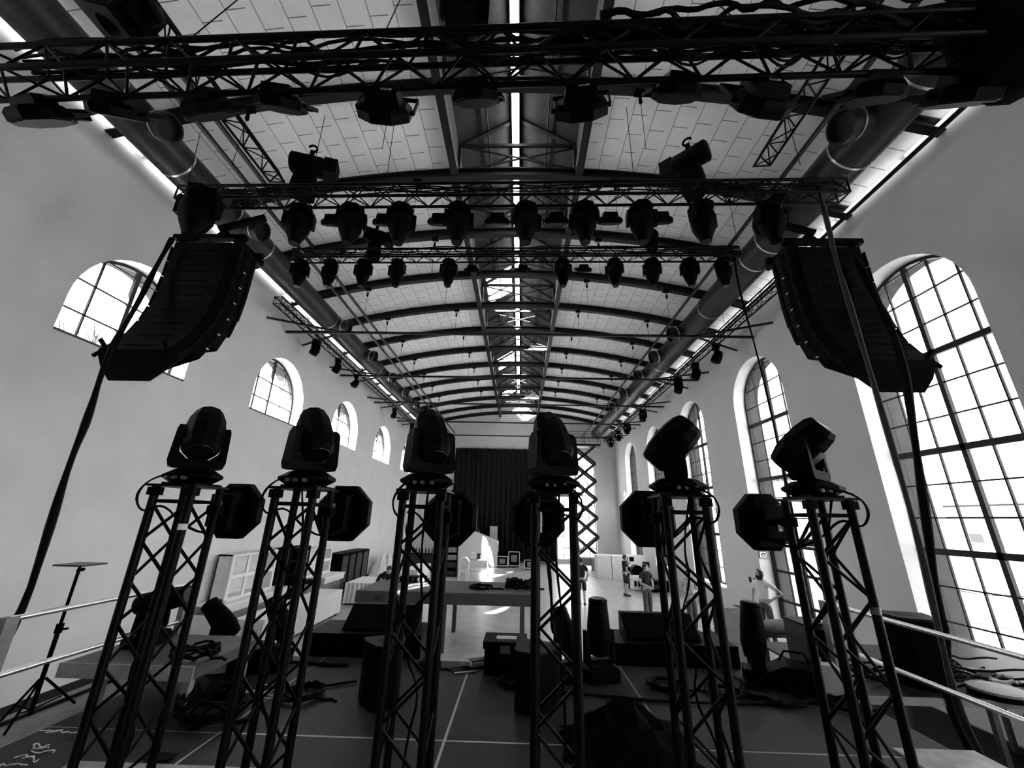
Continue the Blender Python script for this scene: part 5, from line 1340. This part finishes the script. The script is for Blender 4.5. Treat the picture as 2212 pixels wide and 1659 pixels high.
    c = MB(); c.v, c.f = skin_mesh(v, E, Rr); c.build('trousers' if not shorts else 'shorts', trousers, t)
    for w_, q in (('shoe','anL'),('shoe','anR')):
        a = j[q]; dr = V(J.get('toe'+q[2], (0,-1,0)))
        m = MB(); sd = dr.cross(V((0,0,1))).normalized()
        pts = [(-.075,.03),(-.06,.045),(.0,.048),(.12,.047),(.185,.03),(.19,.0),(.12,-.0)]
        top = [a+dr*x+sd*y*1.0 for x, y in ((-.08,.035),(.1,.05),(.18,.03),(.19,0),(.18,-.03),(.1,-.05),(-.08,-.035))]
        z0 = a.z-.075
        m.add([V((p.x,p.y,z0)) for p in top]+[V((p.x,p.y,z0+(.11 if i in (0,6) else .075 if i in (1,5) else .05))) for i, p in enumerate(top)], [tuple(range(7)), tuple(range(7,14))[::-1]]+[(i,7+i,7+(i+1)%7,(i+1)%7) for i in range(7)])
        m.build('shoe', shoe, t)
    h = MB(); Lh = -.05 if hair == 'short' else -.17; n_ = 18; rows_ = ((.0,.9),(.3,1.06),(.62,1.05),(.85,.78),(1.,.06))
    vv = []
    for u, k in rows_:
        for i in range(n_):
            a = 2*PI*i/n_; back = .5+.5*math.sin(a)                 # +y is the back of the head
            lo_ = Lh+(.062-Lh)*max(0, 1-back*1.6)
            z = lo_+(.137-lo_)*u; rr = .086*k*(1. if z < .08 else max(.06, math.cos((z-.08)/.062)))
            vv.append(hm @ V((rr*math.cos(a)*.95, rr*math.sin(a)*1.12+.008, z)))
    h.add(vv, [(q*n_+i, q*n_+(i+1)%n_, (q+1)*n_+(i+1)%n_, (q+1)*n_+i) for q in range(len(rows_)-1) for i in range(n_)]+[tuple((len(rows_)-1)*n_+i for i in range(n_))])
    h.build('hair', HAIR, t)
    if beard:
        m = MB().lathe([(.03,-.135),(.06,-.12),(.072,-.075),(.07,-.055)], 14, hm @ M.Translation((0,-.012,0)), 0, .93, 1.1); m.build('beard', HAIR, t)
    return t
STAND = dict(pelvis=(0,0,.97), waist=(0,.01,1.12), chest=(0,.01,1.36), neck=(0,.01,1.5), head=(0,-.015,1.645), shL=(.19,.01,1.42), elL=(.25,.04,1.14), wrL=(.25,-.03,.9), shR=(-.19,.01,1.42), elR=(-.25,.04,1.14), wrR=(-.25,-.03,.9),
             hiL=(.09,0,.92), knL=(.1,-.02,.5), anL=(.1,.02,.085), hiR=(-.09,0,.92), knR=(-.1,-.02,.5), anR=(-.1,.02,.085))
def mod(**k): d = dict(STAND); d.update(k); return d
# man in the white T-shirt, hand on hip, looking up
person('man in white T-shirt and dark trousers with hand on hip looking up at the rig', (6.52,11.95,.28), R(-55),
       mod(elL=(.43,.14,1.2), wrL=(.2,-.02,1.04), wrR=(-.27,-.05,.9), elR=(-.27,.06,1.15), head=(-.0,-.02,1.65), anL=(.15,-.06,.085), knL=(.13,-.06,.5), anR=(-.12,.1,.085)), TSHIRT_W, DENIM, .6, hair='long', beard=True, head_turn=R(-30), head_tilt=R(-22), s=.99)
p = at(1258,1308,Z=0)
person('person in dark T-shirt and shorts walking away down the hall', (p.x,p.y,0), R(172), mod(anL=(.09,-.16,.085), knL=(.1,-.12,.5), anR=(-.1,.2,.12), knR=(-.1,.0,.5), elR=(-.27,.1,1.16), wrR=(-.2,-.05,.97)), TSHIRT_B, TSHIRT_B, .6, True, hair='short', s=.98)
p = at(1354,1288,Z=0)
person('man in dark T-shirt and shorts holding gear to his face by the tall-window wall', (p.x,p.y,0), R(100), mod(elL=(.24,-.22,1.22), wrL=(.1,-.32,1.46), wrR=(-.2,-.16,.95)), TSHIRT_B, TSHIRT_B, .6, True, s=.97)
m = MB(); m.bb(-.09,-.07,-.09,.09,.07,.09); q = tag(m.build('camera', BLACK, None, None, False), 'black camera held up by the man in shorts', 'camera'); q.location = (p.x+.3,p.y-.12,1.55)
p = at(1402,1338,Z=0)
person('man in black polo and jeans with a full belt standing with hands before him', (p.x,p.y,0), R(25), mod(elL=(.28,.0,1.15), wrL=(.1,-.22,1.06), elR=(-.28,.0,1.15), wrR=(-.08,-.24,1.04)), TSHIRT_B, DENIM, .55, head_turn=R(45), head_tilt=R(-8), s=1.0)
p = at(1500,1368,Z=0)
person('person in grey T-shirt half hidden behind the fifth tower, arms folded', (p.x,p.y,0), R(20), mod(elL=(.27,-.05,1.16), wrL=(-.02,-.2,1.17), elR=(-.27,-.05,1.14), wrR=(.04,-.21,1.13)), TSHIRT_G, DENIM, .6, head_turn=R(-20), s=1.0)
# seated, leaning forward beside the long platform
p = at(818,1262,Y=14.2)
person('person in black jacket bending forward behind the long platform corner', (-4.45,14.6,0), R(15), dict(STAND, pelvis=(0,.15,.9), waist=(0,.05,1.05), chest=(0,-.08,1.26), neck=(.03,-.18,1.4), head=(.08,-.27,1.5), shL=(.2,-.1,1.31), elL=(.3,-.2,1.05), wrL=(.22,-.4,.98), shR=(-.2,-.1,1.31), elR=(-.28,-.2,1.06), wrR=(-.1,-.42,1.0), hiL=(.09,.14,.86), hiR=(-.09,.14,.86), knL=(.1,.05,.48), knR=(-.1,.05,.48), anL=(.1,.12,.085), anR=(-.1,.12,.085)), TSHIRT_B, TSHIRT_B, 1., s=1.0, head_tilt=R(30))
p = at(1249,1196,Y=29.0)
person('small dark figure beside the base of the scissor lift', (p.x,29.0,.0), R(90), mod(elL=(.2,-.2,1.2), wrL=(.1,-.38,1.3)), TSHIRT_B, DENIM, .6, s=1.08)

# ---------------------------------------------------------------- outdoors, seen through the panes
def far_box(label, name, cat, x0, y0, x1, y1, h, m_, win=0):
    t = thing(name, label, cat, ((x0+x1)/2,(y0+y1)/2,-.25)); w, d = (x1-x0)/2, (y1-y0)/2
    MB().bb(-w,-d,0,w,d,h).build('wall', m_, t, smooth=False); MB().bb(-w-.2,-d-.2,h,w+.2,d+.2,h+.25).build('roof', ROOFOUT, t, smooth=False)
    for k in range(win): y = -d+2*d*(k+.5)/win; MB().bb(-w-.03,y-.8,1.2,-w,y+.8,2.8).build('window', DKGREY, t, smooth=False)
    return t
def tree(label, x, y, h, seed, leafy=False, group=None):
    rd = random.Random(seed); t = thing('bare_tree' if not leafy else 'shrub', label, 'tree' if not leafy else 'shrub', (x,y,-.25), 0, group)
    m = MB(); tips = []
    def grow(p, d, L, r, lev):
        q = p+d*L; m.tube(p, q, r, 5, r*.7)
        if lev == 0: tips.append(q); return
        for k in range(3):
            e = (d+V((rd.uniform(-.8,.8),rd.uniform(-.8,.8),rd.uniform(-.1,.5)))).normalized(); grow(q, e, L*rd.uniform(.6,.8), r*.62, lev-1)
    grow(V((0,0,0)), V((0,0,1)), h*.3, h*.016, 5 if not leafy else 3); m.build('trunk' if not leafy else 'stem', BARK, t, smooth=False)
    if leafy:
        f = MB()
        for q in tips:
            for _ in range(9):
                c = q+V((rd.gauss(0,.12),rd.gauss(0,.12),rd.gauss(0,.12)))*h*.5; a = V((rd.uniform(-1,1),rd.uniform(-1,1),rd.uniform(-1,1))).normalized()*h*.045; b_ = a.cross(V((rd.random(),rd.random(),1))).normalized()*h*.03
                f.add([c-a, c+b_, c+a, c-b_], [(0,1,2,3)])
        f.build('foliage', HEDGE, t, smooth=False)
    return t
def op(x, y, X): return at(x, y, X=X)
# pale hall far across the lawn, low wall, shrubs, white bales
far_box('long pale building across the lawn outside the nearest tall window', 'pale_building', 'building', 62, 10, 74, 62, 6.5, FACADE, 8)
far_box('low white wall block beyond the lawn, behind the shrubs', 'white_block', 'wall', 40, 27, 42, 40, 2.0, WHITE)
far_box('pale gabled neighbour house beyond the door window', 'pale_house', 'building', 34, 48, 46, 66, 9, FACADE, 4)
tree('leafy shrub outside the nearest tall window, left of the heavy mullion', 34, 26.8, 3.6, 5, True); bpy.context.scene.objects[-1] if 0 else None
tree('leafy shrub outside the nearest tall window, beyond the heavy mullion', 34, 22.3, 3.4, 6, True)
for k, (x, y, h) in enumerate(((24,36,11),(21,44,12),(27,52,12),(22,60,13))):
    tree('bare tree outside the tall windows, %s from the stage' % ORD[k], x, y, h, 30+k, False, 'bare trees outside the tall windows')
for k, (x, y, h) in enumerate(((-22,22,14),(-26,31,15),(-20,40,13),(-18,15,12))):
    tree('bare tree outside the small high windows, number %s along the wall' % ORD[k], x, y, h, 40+k, False, 'bare trees outside the high windows')
for k, (px_, py_) in enumerate(((2105,1262),(2165,1264))):
    p = at(px_, py_, Z=.2)
    t = thing('white_bale', 'rounded white wrapped bale on the lawn, the %s the door' % ('one nearer' if k == 0 else 'one farther from'), 'bale', (p.x,p.y,-.25))
    MB().lathe([(.35,0),(.62,.1),(.7,.5),(.55,.85),(.2,.95)], 18, M.Scale(1.0,4), 0, 1, 2.0).build('wrap', WHITE, t); MB().lathe([(.705,.48),(.71,.5),(.705,.52)], 18, None, 0, 1, 2.0).build('band', LTGREY, t)
p = at(2140,1350,Z=-.2)
t = thing('tripod_pole', 'thin pale pole stand on the lawn outside the nearest tall window', 'stand', (13.0,11.2,-.25))
MB().tube((0,0,0),(-.9,.9,1.0),.025,6).build('pole', WHITE, t); MB().tube((0,0,.02),(-.1,1.6,.02),.03,6).build('foot', WHITE, t); MB().tube((.1,0,.1),(-.0,1.6,.12),.03,6).build('rail', WHITE, t)
